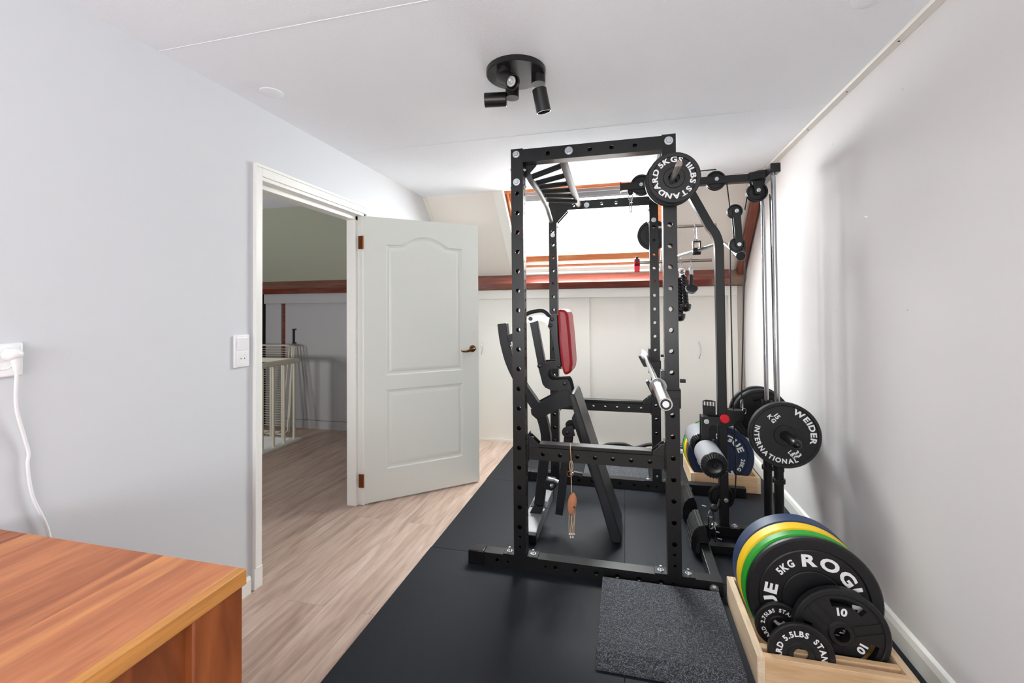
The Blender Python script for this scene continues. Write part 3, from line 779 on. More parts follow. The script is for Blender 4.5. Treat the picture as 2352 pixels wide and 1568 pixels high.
for (x, z, r) in ((-0.53, 1.90, 0.017), (-0.27, 2.115, 0.02), (0.212, 1.975, 0.017), (0.212, 0.12, 0.008), (0.15, 1.0, 0.006)):
    bolt(rk, (x, YK, z), '-y', r)
for z in (2.06, 1.965): bolt(rk, (-0.5615, 2.2715, z), '-x', 0.012)
bolt(rk, (0.381, YF, 0.045), '-y', 0.02)
# multi grip chin-up bar between the left posts
pb = bpy.data.objects.new('chin_up_bar', None); COL.objects.link(pb); pb.parent = rk; pb.matrix_parent_inverse = rk.matrix_basis.inverted()
PZ = 2.02
lr = [(-0.498, 2.29, 2.03), (-0.47, 2.36, 2.03), (-0.44, 2.50, 2.03), (-0.405, 2.80, 2.03), (-0.41, 2.95, 2.03), (-0.43, 3.05, 2.02), (-0.455, 3.18, 2.0), (-0.485, 3.36, 1.93), (-0.50, 3.42, 1.90)]
lr = [at(1213, 402, 2.33), at(1222, 418, 2.40), at(1236, 438, 2.60), at(1248, 460, 2.85), at(1256, 476, 3.05), at(1261, 492, 3.22), at(1266, 508, 3.40)]
b = MB(); b.tube(smooth_path(lr, 6), 0.016, 14); r_ = b.build('left_rail', 'grey_rail', pb)
rr_ = [at(1290, 360, 2.30), at(1297, 381, 2.42), at(1312, 425, 2.80), at(1329, 470, 3.40)]
b = MB(); b.tube(smooth_path(rr_, 6), 0.021, 18); b.build('right_rail', 'grey_rail', pb)
for a_, c_ in (((1220, 407), (1286, 382)), ((1231, 421), (1297, 403)), ((1236, 430), (1306, 421)), ((1243, 440), (1312, 436)), ((1248, 448), (1318, 450)), ((1258, 459), (1323, 462))):
    ya = 2.36 + (a_[1] - 407) / 52 * 0.62; yc = 2.42 + (c_[1] - 382) / 80 * 0.75
    b = MB(); b.tube([at(a_[0], a_[1], ya), at(c_[0], c_[1], yc)], 0.0155, 14); b.build('grip', 'rubber', pb)

# ------- safety bars with plastic covers
def safety(yc, lab, g):
    x0, x1 = -0.484, 0.176
    s = thing('safety_bar', (0, yc, 0.62), lab, 'safety bar', g)
    holes = [(0.075 + 0.086 * i, 0.0105) for i in range(7)]
    o = ptube('bar_tube', 'black', s, 'x', x0, x1, (yc, 0.60), 0.05, 0.062, holes, ())
    b = MB(); b.prism([(x0 + 0.03, 0.631), (x0 + 0.055, 0.64), (x1 - 0.06, 0.64), (x1 - 0.05, 0.631)], yc - 0.028, yc + 0.03, 'xz'); b.box(x0 + 0.055, x1 - 0.058, yc - 0.03, yc + 0.032, 0.633, 0.652)
    b.build('cover_strip', 'plastic', s, bevel=0.003)
    for x, sg in ((x0, 1), (x1, -1)):
        b = MB(); b.box(x - 0.003, x + 0.003, yc - 0.034, yc + 0.034, 0.56, 0.70)
        b.prism([(x, 0.63), (x + sg * 0.055, 0.632), (x + sg * 0.06, 0.645), (x + sg * 0.012, 0.688), (x, 0.69)], yc - 0.026, yc - 0.021, 'xz')
        b.prism([(x, 0.63), (x + sg * 0.055, 0.632), (x + sg * 0.06, 0.645), (x + sg * 0.012, 0.688), (x, 0.69)], yc + 0.021, yc + 0.026, 'xz')
        b.build('end_bracket', 'black2', s, bevel=0.0012)
        b = MB(); b.cyl((x - sg * 0.03, yc, 0.67), (x + sg * 0.026, yc, 0.67), 0.0085, 14); b.build('pin', 'black2', s)
    return s
safety(2.2715, 'black safety bar across the near side of the rack, holding the fish toy', 'rack safety bars')
safety(3.4515, 'black safety bar across the far side of the rack', 'rack safety bars')

# ------- J-hooks and barbell
BX, BZ = 0.146, 0.968
def jhook(yc, lab):
    s = thing('bar_hook', (0.18, yc, 0.93), lab, 'bar hook', 'rack bar hooks')
    b = MB(); b.box(0.163, 0.181, yc - 0.033, yc + 0.033, 0.86, 1.035); b.box(0.244, 0.25, yc - 0.033, yc + 0.033, 0.86, 0.95)
    b.box(0.165, 0.25, yc - 0.037, yc - 0.033, 0.905, 0.945); b.build('hook_plate', 'plastic', s, bevel=0.002)
    b = MB(); b.prism([(0.165, 0.905), (0.165, 0.952), (0.128, 0.952), (0.105, 0.985), (0.092, 0.98), (0.118, 0.925), (0.13, 0.905)], yc - 0.028, yc + 0.028, 'xz'); b.build('hook_lip', 'plastic', s, bevel=0.003)
    b = MB(); b.cyl((0.25, yc, 0.985), (0.275, yc, 0.985), 0.009, 14); b.build('pin', 'plastic', s)
jhook(2.2715, 'black bar hook on the near right post holding the barbell')
jhook(3.4515, 'black bar hook on the far right post holding the barbell')
bb = thing('barbell', (BX, 2.86, BZ), 'chrome olympic barbell resting on the rack hooks', 'barbell')
b = MB(); b.cyl((BX, 2.2, BZ), (BX, 3.52, BZ), 0.0145, 24); b.build('shaft', 'chrome', bb)
for yi, yo in ((2.205, 1.79), (3.515, 3.93)):
    sg = 1 if yo > yi else -1
    b = MB(); b.lathe([(0, yi), (0.0375, yi), (0.0385, yi + sg * 0.003), (0.0385, yi + sg * 0.012), (0.034, yi + sg * 0.015), (0.027, yi + sg * 0.03), (0.025, yi + sg * 0.034), (0.025, yo - sg * 0.002), (0.023, yo), (0.0205, yo), (0.0205, yo - sg * 0.002), (0, yo - sg * 0.002)], (BX, 0, BZ), 'Y', 40, False)
    sl = b.build('sleeve', 'steel', bb)
    b = MB(); b.lathe([(0.0125, yo - sg * 0.001), (0.0205, yo - sg * 0.001), (0.0205, yo - sg * 0.003), (0.0125, yo - sg * 0.003)], (BX, 0, BZ), 'Y', 32); b.build('end_ring', 'plastic', sl)
    b = MB(); b.lathe([(0, yo - sg * 0.0005), (0.0125, yo - sg * 0.0005), (0.0125, yo - sg * 0.003), (0, yo - sg * 0.003)], (BX, 0, BZ), 'Y', 32, False); b.build('end_badge', 'whiteplastic', sl)

# ------- cable tower (bolted to the rack, so parts of it)
YC = 2.85
# depth beam on the floor at the right
c = MB(); c.box(0.372, 0.42, 2.30, 3.42, MT + 0.002, ZB); P_(c, 'floor_beam', bev=0.003)
c = MB(); c.box(0.42, 0.80, YC - 0.025, YC + 0.025, MT + 0.002, 0.072); P_(c, 'cross_beam', bev=0.003)
c = MB(); c.box(0.37, 0.60, 2.62, 2.66, MT + 0.002, 0.06); P_(c, 'step_beam', bev=0.003)
# boom
c = MB(); c.box(-0.017, 0.79, YC - 0.024, YC + 0.024, 2.056, 2.100); P_(c, 'boom', bev=0.003)
c = MB(); c.box(0.775, 0.825, 2.69, 3.01, 2.062, 2.112); P_(c, 'cross_head', bev=0.004)
c = MB(); c.prism([(0.70, YC - 0.03), (0.775, YC - 0.075), (0.775, YC + 0.075), (0.70, YC + 0.03)], 2.058, 2.104, 'xy'); P_(c, 'boom_gusset', bev=0.003)
c = MB(); c.box(-0.019, -0.012, YC - 0.027, YC + 0.027, 2.05, 2.105); P_(c, 'end_cap', 'plastic')
# curved post
pts = [at(u, v, YC - 0.025) for u, v in ((1668, 1207), (1657, 900), (1651, 640), (1650, 580), (1649, 553))]
pts = [Vector((p.x, YC, p.z)) for p in pts]
px = 0.541
pth = [Vector((px + 0.003, YC, ZB - 0.004)), Vector((px, YC, 1.2)), Vector((px - 0.002, YC, 1.68))] + \
      [Vector((px - 0.002 - 0.13 * (1 - math.cos(a)), YC, 1.68 + 0.165 * math.sin(a) * 1.0)) for a in [math.radians(x) for x in (10, 20, 30, 40, 50)]]
e = pth[-1]; pth += [Vector((0.372, YC, 2.05))]
c = MB(); c.rtube(pth, 0.048, 0.05); P_(c, 'cable_post', bev=0.003)
c = MB(); c.box(0.235, 0.40, YC - 0.022, YC + 0.022, 2.01, 2.056); P_(c, 'post_bracket', bev=0.003)
c = MB(); c.box(0.47, 0.515, YC - 0.05, YC + 0.02, 0.072, 0.078); c.box(0.567, 0.62, YC - 0.05, YC + 0.02, 0.072, 0.078); P_(c, 'post_foot', bev=0.002)
for x in (0.49, 0.595): bolt(rk, (x, YC - 0.02, 0.078), '+z', 0.016)
bolt(rk, (0.43, 3.42, 0.05), '-y', 0.016)
# guide rods, tubes
rods = ((0.803, 2.745), (0.807, 2.955))
for x, y in rods:
    c = MB(); c.cyl((x, y, 0.40), (x, y, 2.062), 0.0125, 24); P_(c, 'guide_rod', 'chrome')
    c = MB(); c.cyl((x, y, MT), (x, y, 0.44), 0.0235, 26); P_(c, 'base_tube', 'black2')
    c = MB(); c.lathe([(0.0235, 0.375), (0.032, 0.375), (0.032, 0.40), (0.0235, 0.40)], (x, y, 0), 'Z', 28); c.box(x - 0.03, x - 0.005, y - 0.035, y - 0.02, 0.375, 0.40); P_(c, 'clamp_ring', 'plastic', bev=0.0015)
c = MB(); c.box(0.78, 0.83, 2.70, 3.0, MT, 0.05); P_(c, 'rod_foot', bev=0.003)
# weight carriage
cg = bpy.data.objects.new('weight_carriage', None); COL.objects.link(cg); cg.parent = rk; cg.matrix_parent_inverse = rk.matrix_basis.inverted()
for x, y in rods:
    c = MB(); c.lathe([(0.021, 0.44), (0.027, 0.44), (0.027, 0.772), (0.03, 0.772), (0.03, 0.784), (0.021, 0.784)], (x, y, 0), 'Z', 28); c.build('slide_sleeve', 'black2', cg)
c = MB(); c.box(0.785, 0.825, 2.77, 2.93, 0.62, 0.72); c.build('carriage_block', 'black2', cg, bevel=0.004)
c = MB(); c.lathe([(0, 2.405), (0.010, 2.409), (0.018, 2.418), (0.023, 2.435), (0.0235, 2.455), (0.0235, 2.76), (0, 2.76)], (0.792, 0, 0.674), 'Y', 32, False); c.build('weight_horn', 'plastic', cg)
c = MB(); c.cyl((0.792, 2.94, 0.674), (0.792, 3.25, 0.674), 0.0235, 28); c.build('weight_horn', 'plastic', cg)

def link(parent, top, h, w, r=0.0028, name='carabiner', rotz=0.0, m='chrome'):
    """closed oval loop hanging from top"""
    c = MB(); n = 24; pts = []
    for i in range(n):
        a = 2 * PI * i / n
        x = w / 2 * math.sin(a); z = (h / 2 - w / 2) * (1 if math.cos(a) > 0 else -1) + w / 2 * math.cos(a)
        pts.append(Vector(top) + Vector((x * math.cos(rotz), x * math.sin(rotz), z - h / 2)))
    c.tube(pts, r, 8, closed=True); return c.build(name, m, parent)

def pulley(cx, cz, yc, r, w=0.026, name='pulley'):
    h = w / 2
    c = MB(); c.lathe([(0.006, yc - h), (r * 0.28, yc - h), (r * 0.32, yc - h + 0.004), (r * 0.78, yc - h + 0.005), (r * 0.84, yc - h), (r, yc - h), (r, yc - h + 0.004), (r * 0.88, yc), (r, yc + h - 0.004), (r, yc + h), (r * 0.84, yc + h), (r * 0.78, yc + h - 0.005), (0.006, yc + h - 0.005)], (cx, 0, cz), 'Y', 40)
    return P_(c, name, 'plastic')
pulley(0.108, 2.083, YC, 0.064); bolt(rk, (0.106, YC - 0.024, 2.083), '-y', 0.011)
pulley(0.528, 2.078, YC, 0.056); bolt(rk, (0.530, YC - 0.024, 2.083), '-y', 0.011)
pulley(0.747, 1.994, YC, 0.056); bolt(rk, (0.749, YC - 0.03, 2.0), '-y', 0.011)
c = MB(); c.prism([(0.715, 2.056), (0.785, 2.056), (0.78, 2.035), (0.77, 2.02), (0.765, 1.985), (0.758, 1.978), (0.735, 1.978), (0.728, 1.985), (0.727, 2.02), (0.718, 2.035)], YC - 0.030, YC - 0.025, 'xz'); P_(c, 'pulley_bracket', bev=0.001); c = MB()
c.prism([(0.715, 2.056), (0.785, 2.056), (0.78, 2.035), (0.77, 2.02), (0.765, 1.985), (0.758, 1.978), (0.735, 1.978), (0.728, 1.985), (0.727, 2.02), (0.718, 2.035)], YC + 0.025, YC + 0.030, 'xz'); P_(c, 'pulley_bracket', bev=0.001)
# floating double pulley
p1 = at(1692, 484, YC - 0.02); p2 = at(1698, 561, YC - 0.02)
fx0, fz0, fx1, fz1 = p1.x, p1.z, p2.x, p2.z
pulley(fx0 - 0.006, fz0, YC, 0.041, 0.024, 'floating_pulley'); pulley(fx1 - 0.008, fz1, YC, 0.043, 0.024, 'floating_pulley')
for yy in (YC - 0.022, YC + 0.018):
    c = MB(); n = 10
    poly = [(fx0 + 0.02 * math.cos(PI * i / n), fz0 + 0.02 * math.sin(PI * i / n)) for i in range(n + 1)] + [(fx1 + 0.02 * math.cos(PI + PI * i / n), fz1 + 0.02 * math.sin(PI + PI * i / n)) for i in range(n + 1)]
    c.prism(poly, yy, yy + 0.004, 'xz'); P_(c, 'pulley_plate')
bolt(rk, (fx0, YC - 0.022, fz0), '-y', 0.011); bolt(rk, (fx1, YC - 0.022, fz1), '-y', 0.011)
# cable
def cab(pts):
    c = MB(); c.tube(pts, 0.0036, 8); return P_(c, 'cable', 'plastic')
def ac(u, v, y=YC): p = at(u, v, y); return p
cab([ac(1469, 404), ac(1540, 399), ac(1645, 389)])
cab([ac(1669, 418), ac(1677, 482)])
cab([ac(1711, 482), ac(1717, 446)])
cab([ac(1768, 446), ac(1771, 560), ac(1776, 760), ac(1780, 925)])
cab([ac(1677, 566), ac(1679, 700), ac(1684, 930), ac(1688, 1020), ac(1691, 1080), ac(1688, 1140), ac(1681, 1160)])
cab([ac(1712, 566), ac(1708, 700), ac(1703, 920)])
cab([ac(1771, 450, YC + 0.03), ac(1778, 780, YC + 0.03), ac(1784, 920, YC + 0.03)])
pulley(0.531, 0.232, YC, 0.068, 0.022); bolt(rk, (0.552, YC - 0.026, 0.225), '-y', 0.012)
link(rk, at(1704, 918, YC), 0.05, 0.02, 0.003, 'carabiner', 0.8)
link(rk, at(1709, 938, YC - 0.02), 0.03, 0.02, 0.0028, 'shackle', 0.2)
# hook at the boom front
hk = at(1448, 440, YC)
c = MB(); c.sphere((hk.x, YC, hk.z), 0.017, 1, 1, 1.35); P_(c, 'cable_stopper', 'rubber')
link(rk, (hk.x, YC, hk.z - 0.018), 0.035, 0.024, 0.003, 'shackle')
link(rk, (hk.x, YC, hk.z - 0.043), 0.085, 0.03, 0.0035, 'carabiner', 1.2)
# plate storage / accessory pegs on the far right post
c = MB(); c.cyl((0.20, 3.45, 1.921), (0.64, 3.45, 1.921), 0.0115, 18); P_(c, 'storage_peg', 'darkpin')
c = MB(); c.cyl((0.10, 3.45, 1.671), (0.606, 3.45, 1.671), 0.0115, 18); P_(c, 'storage_peg', 'darkpin')
# front and rear plate horns
c = MB(); c.tube([(0.212, 2.24, 1.905), (0.222, 1.93, 1.918)], 0.0125, 20); P_(c, 'plate_peg', 'darkpin')
c = MB(); c.tube([(0.212, 3.48, 1.905), (0.212, 3.74, 1.915)], 0.0125, 20); P_(c, 'plate_peg', 'darkpin')
# knee rollers with their bracket
rx, rz = 0.446, 0.506
kb = bpy.data.objects.new('knee_support', None); COL.objects.link(kb); kb.parent = rk; kb.matrix_parent_inverse = rk.matrix_basis.inverted()
arm = [(0.425, 0.70), (0.53, 0.70), (0.53, 0.655), (0.475, 0.648), (0.466, 0.63), (0.466, 0.50), (0.424, 0.50)]
for yy in (YC - 0.035, YC + 0.028):
    c = MB(); c.prism(arm, yy, yy + 0.005, 'xz'); c.build('knee_arm', 'black2', kb, bevel=0.001)
c = MB(); c.box(0.428, 0.464, YC - 0.03, YC + 0.028, 0.49, 0.70); c.build('knee_arm', 'black2', kb, bevel=0.003)
a_, b_ = at(1617, 921, YC), at(1643, 960, YC)
c = MB()
for i in range(5): c.box(a_.x + i * 0.0162 - 0.003, a_.x + i * 0.0162 + 0.003, YC + 0.03, YC + 0.035, a_.z - 0.034, a_.z - 0.004)
c.prism([(a_.x - 0.004, a_.z - 0.005), (a_.x + 0.015, a_.z + 0.003), (a_.x + 0.05, a_.z + 0.001), (a_.x + 0.068, a_.z - 0.006), (a_.x + 0.068, a_.z - 0.008), (a_.x - 0.004, a_.z - 0.008)], YC + 0.03, YC + 0.035, 'xz')
c.prism([(a_.x - 0.004, a_.z - 0.03), (a_.x + 0.068, a_.z - 0.034), (a_.x + 0.068, a_.z - 0.23), (a_.x + 0.004, a_.z - 0.23)], YC + 0.03, YC + 0.035, 'xz')
c.build('adjuster_plate', 'black2', kb)
c = MB(); c.prism([(0.56, 0.745), (0.655, 0.735), (0.655, 0.69), (0.62, 0.685), (0.60, 0.655), (0.56, 0.645)], YC - 0.032, YC - 0.026, 'xz'); c.prism([(0.56, 0.745), (0.655, 0.735), (0.655, 0.69), (0.62, 0.685), (0.60, 0.655), (0.56, 0.645)], YC + 0.026, YC + 0.032, 'xz'); c.box(0.565, 0.655, YC - 0.03, YC + 0.03, 0.735, 0.74); c.build('cable_bracket', 'black2', kb)
rd = at(1665, 962, YC - 0.045)
c = MB(); c.lathe([(0, -0.026), (0.02, -0.026), (0.025, -0.022), (0.026, -0.012), (0.02, -0.008), (0, -0.008)], (rd.x, YC - 0.025, rd.z), 'Y', 32, False); plab(c.build('release_knob', 'redp', kb), 'round red release knob')
bolt(rk, (0.452, YC - 0.035, 0.672), '-y', 0.014)
def roller(y0, y1, pos, capfront=True):
    x, z = pos
    c = MB(); c.lathe([(0.02, y0), (0.062, y0), (0.068, y0 + 0.006), (0.068, y1 - 0.006), (0.062, y1), (0.02, y1)], (x, 0, z), 'Y', 48); o = c.build('knee_roller', 'foam', kb)
    c = MB(); yy = y0
    c.lathe([(0, yy - 0.012), (0.010, yy - 0.012), (0.014, yy - 0.006), (0.036, yy - 0.007), (0.040, yy - 0.010), (0.060, yy - 0.006), (0.067, yy + 0.004), (0.067, yy + 0.02), (0, yy + 0.02)], (x, 0, z), 'Y', 48, False)
    for i in range(26):
        a = 2 * PI * i / 26; ca, sa = math.cos(a), math.sin(a)
        mx = Matrix.Translation((x, yy - 0.007, z)) @ Matrix.Rotation(-a, 4, 'Y')
        c.box(0.041, 0.066, -0.004, 0.006, -0.0032, 0.0032, mx)
    c.build('roller_cap', 'plastic', o)
roller(2.555, 2.79, (rx, rz)); roller(2.92, 3.16, (rx - 0.005, rz + 0.004))
c = MB(); c.cyl((rx, 2.56, rz), (rx, 3.1, rz), 0.012, 16); c.build('roller_axle', 'steel', kb)
# foot plates on the floor beam
def footplate(y0, y1):
    n = 7
    prof = [(0.415, 0.080), (0.407, 0.150), (0.395, 0.168), (0.372, 0.165), (0.348, 0.140), (0.335, 0.095), (0.332, 0.045), (0.345, 0.022), (0.375, 0.022), (0.375, 0.080)]
    c = MB(); c.prism(prof, y0 + 0.01, y1, 'xz'); o = P_(c, 'foot_plate', 'rubber', bev=0.003)
    c = MB()
    rp = [(0.395, 0.168), (0.372, 0.165), (0.348, 0.140), (0.335, 0.095), (0.332, 0.045)]
    for i in range(8):
        k = i / 7
        seg = k * 3.96; j = int(seg); t = seg - j
        x = rp[j][0] + (rp[j + 1][0] - rp[j][0]) * t; z = rp[j][1] + (rp[j + 1][1] - rp[j][1]) * t
        if 3 <= i <= 4:
            c.cyl((x - 0.001, y0 + 0.02, z), (x - 0.001, y0 + 0.06, z), 0.0028, 8)
        else: c.cyl((x - 0.001, y0 + 0.012, z), (x - 0.001, y1 - 0.004, z), 0.0032, 8)
    c.build('tread_rib', 'plastic', o)
    c = MB(); c.prism([(0.418, 0.080), (0.408, 0.150), (0.392, 0.180), (0.365, 0.172), (0.342, 0.145), (0.330, 0.105), (0.328, 0.06), (0.338, 0.028), (0.350, 0.03), (0.352, 0.07), (0.368, 0.095), (0.392, 0.098)], y0, y0 + 0.008, 'xz'); c.build('side_fin', 'plastic', o, bevel=0.002)
footplate(2.575, 2.80); footplate(2.94, 3.19)
bolt(rk, (0.37, 2.87, 0.06), '-x', 0.012)
# ball stopper, carabiners and chain at the low pulley
bl = at(1640, 1166, 2.70)
c = MB(); c.sphere(bl, 0.021); c.tube([bl + Vector((0.018, 0.01, 0.0)), bl + Vector((0.05, 0.10, 0.01))], 0.006, 8); P_(c, 'cable_ball', 'rubber')
link(rk, at(1633, 1172, 2.69), 0.10, 0.036, 0.0042, 'carabiner', 0.6)
link(rk, at(1636, 1205, 2.68), 0.11, 0.038, 0.0042, 'carabiner', -0.9)
prev = at(1643, 1246, 2.66)
for i in range(4):
    link(rk, prev + Vector((0.02 * i, -0.01 * i, -0.005 * i)), 0.026, 0.016, 0.0026, 'chain_link', 0.7 * i)
for (u, v) in ((1612, 1160), (1625, 1185), (1642, 1220), (1648, 1236)):
    q = at(u, v, 2.72); c = MB(); c.tube([q, q + Vector((0.022, 0, -0.004))], 0.0035, 8); P_(c, 'stud', 'zinc')

# ------- attachments hanging on the pegs
lb = thing('lat_bar', at(1598, 575, 3.40), 'long chrome pulldown bar with bent ends hanging from the upper peg', 'lat bar')
link(lb, at(1598, 515, 3.452), 0.115, 0.036, 0.0042, 'carabiner', 0.9)
link(lb, at(1599, 549, 3.45), 0.034, 0.024, 0.003, 'shackle', 0.3)
cl = at(1600, 577, 3.40)
c = MB(); c.box(cl.x - 0.026, cl.x - 0.018, cl.y - 0.025, cl.y + 0.025, cl.z - 0.02, cl.z + 0.07); c.box(cl.x + 0.018, cl.x + 0.026, cl.y - 0.025, cl.y + 0.025, cl.z - 0.02, cl.z + 0.07); c.box(cl.x - 0.026, cl.x + 0.026, cl.y - 0.025, cl.y + 0.025, cl.z + 0.065, cl.z + 0.072); c.lathe([(0.013, -0.026), (0.026, -0.026), (0.026, 0.026), (0.013, 0.026)], cl, 'X', 24); c.build('swivel_bracket', 'plastic', lb, bevel=0.002)
lp = [at(1545, 600, 3.62), at(1560, 588, 3.56), at(1600, 576, 3.40), at(1638, 563, 3.25), at(1655, 558, 3.17), at(1668, 562, 3.10), at(1693, 584, 2.86)]
c = MB(); c.tube(smooth_path(lp, 8), 0.0125, 16); c.build('bar_tube', 'chrome', lb)
e0, e1 = at(1691, 582, 2.88), at(1702, 588, 2.80)
c = MB(); c.tube([e0, e1], [0.018, 0.026], 24); c.build('end_cap', 'plastic', lb)
c = MB(); c.tube([e0 + (e1 - e0) * 0.8, e0 + (e1 - e0) * 0.98], 0.0275, 24); c.build('end_ring', 'chrome', lb)
# triceps rope
tr = thing('triceps_rope', at(1566, 620, 3.45), 'black twisted triceps rope hanging from the lower peg', 'rope')
link(tr, at(1565, 593, 3.452), 0.075, 0.026, 0.0036, 'carabiner', 1.2)
q = at(1566, 622, 3.45)
c = MB(); c.lathe([(0.010, -0.012), (0.024, -0.012), (0.024, 0.012), (0.010, 0.012)], (q.x, q.y, q.z), 'Y', 24); c.box(q.x - 0.02, q.x + 0.02, q.y - 0.012, q.y + 0.012, q.z - 0.05, q.z - 0.008); c.build('eyelet', 'chrome', tr, bevel=0.003)
def rope(pa, pb_, r=0.0185):
    c = MB()
    for ph in (0, 2 * PI / 3, 4 * PI / 3):
        pts = []
        for i in range(60):
            t = i / 59; p = pa.lerp(pb_, t); a = ph + t * 2 * PI * 3.2
            pts.append(p + Vector((math.cos(a), math.sin(a), 0)) * r * 0.62)
        c.tube(pts, r * 0.62, 8)
    return c.build('rope', 'plastic', tr)
ra, rb_ = at(1570, 632, 3.44), at(1575, 700, 3.43); rope(ra, rb_)
ra2, rb2 = at(1560, 640, 3.46), at(1562, 722, 3.46); rope(ra2, rb2)
for q in (rb_, rb2):
    c = MB(); c.lathe([(0, 0.007), (0.036, 0.007), (0.038, 0.0), (0.035, -0.024), (0.024, -0.044), (0, -0.052)], q, 'Z', 28, False); c.build('rope_end', 'plastic', tr)
sh = thing('cable_handle', at(1588, 640, 3.45), 'single black grip cable handle with a flat disc end beside the rope', 'cable handle')
link(sh, at(1587, 593, 3.452), 0.07, 0.02, 0.0036, 'carabiner', 1.3)
q = at(1587, 618, 3.45); q2 = at(1588, 655, 3.44)
c = MB(); c.box(q.x - 0.014, q.x + 0.014, q.y - 0.01, q.y + 0.01, q.z - 0.045, q.z + 0.01); c.build('yoke', 'chrome', sh, bevel=0.004)
c = MB(); c.tube([q - Vector((0, 0, 0.04)), q2], [0.014, 0.017], 20); c.build('grip', 'rubber', sh)
mx = Matrix.Translation(at(1589, 663, 3.37)) @ Matrix.Rotation(math.radians(-42), 4, 'X')
c = MB(); c.lathe([(0, -0.006), (0.039, -0.006), (0.044, -0.003), (0.044, 0.006), (0, 0.006)], mx=mx, closed=False, seg=32); c.build('disc_rim', 'chrome', sh)
c = MB(); c.lathe([(0, -0.008), (0.038, -0.008), (0.038, -0.005), (0, -0.005)], mx=mx, closed=False, seg=32); c.build('disc_face', 'rubber', sh)
# red collar clamp
rc = thing('barbell_collar', (0.12, 3.45, 1.67), 'red barbell collar clamp on the lower peg behind the post', 'collar')
c = MB(); c.lathe([(0.0135, -0.02), (0.031, -0.02), (0.031, 0.02), (0.0135, 0.02)], (0.092, 3.45, 1.671), 'X', 28); c.box(0.073, 0.110, 3.425, 3.475, 1.60, 1.645); c.build('collar_ring', 'redm', rc, bevel=0.002)
c = MB(); c.box(0.082, 0.102, 3.41, 3.425, 1.665, 1.71); c.build('lever', 'plastic', rc, bevel=0.002)

# ================================================================== weight plates
def place(o, loc, lean=0.0, spin=0.0, yaw=0.0):
    o.rotation_mode = 'XYZ'
    o.matrix_basis = Matrix.Translation(loc) @ Matrix.Rotation(yaw, 4, 'Z') @ Matrix.Rotation(lean, 4, 'X') @ Matrix.Rotation(spin, 4, 'Y')
    return o
def plate(name, R, th, hole, label, m='iron', group=None, rim=0.018, hub=0.045):
    c = MB()
    pr = [(hole, 0.0), (hub, 0.0), (hub + 0.003, 0.004), (R - rim - 0.004, 0.005), (R - rim, 0.0005), (R - 0.004, 0.0), (R, 0.004), (R, th - 0.004), (R - 0.004, th), (R - rim, th), (R - rim - 0.004, th - 0.005), (hub + 0.003, th - 0.005), (hub, th), (hole, th)]
    c.lathe(pr, seg=72); return tag(c.build(name, m, ang=30), label, 'weight plate', group)
def bumper(R, th, m, label, group, hub_m='steel'):
    c = MB()
    pr = [(0.026, 0.003), (0.10, 0.003), (0.103, 0.0055), (0.107, 0.003), (0.178, 0.003), (0.182, 0.0055), (0.186, 0.001), (R - 0.006, 0.0), (R, 0.006), (R, th - 0.006), (R - 0.006, th), (0.186, th - 0.001), (0.026, th - 0.003)]
    c.lathe(pr, seg=96); o = tag(c.build('bumper_plate', m, ang=30), label, 'bumper plate', group)
    c = MB(); c.lathe([(0.0255, 0.0), (0.033, 0.0), (0.033, th), (0.0255, th)], seg=40); c.build('hub_ring', hub_m, o)
    return o
# 5 kg pair on the front peg
p = plate('weight_plate', 0.116, 0.027, 0.0255, 'black 5 kg plate with white STANDARD lettering on the near upper peg', group='small plates on the near peg')
arc_text([('5KGS', 0.072, -12, 0.026, True, 1.15), ('11LBS', 0.072, 78, 0.026, True, 1.15), ('STANDARD', 0.072, 212, 0.026, True, 1.15)], p, yface=0.0032)
place(p, (0.226, 2.165, 1.927), math.radians(3))
p = plate('weight_plate', 0.116, 0.027, 0.0255, 'black 5 kg plate pressed behind the lettered one on the near upper peg', group='small plates on the near peg')
place(p, (0.216, 2.198, 1.921), math.radians(3))
p = plate('weight_plate', 0.114, 0.027, 0.0255, 'round black plate on the far upper peg against the bright window', group=None)
place(p, (0.212, 3.53, 1.882))
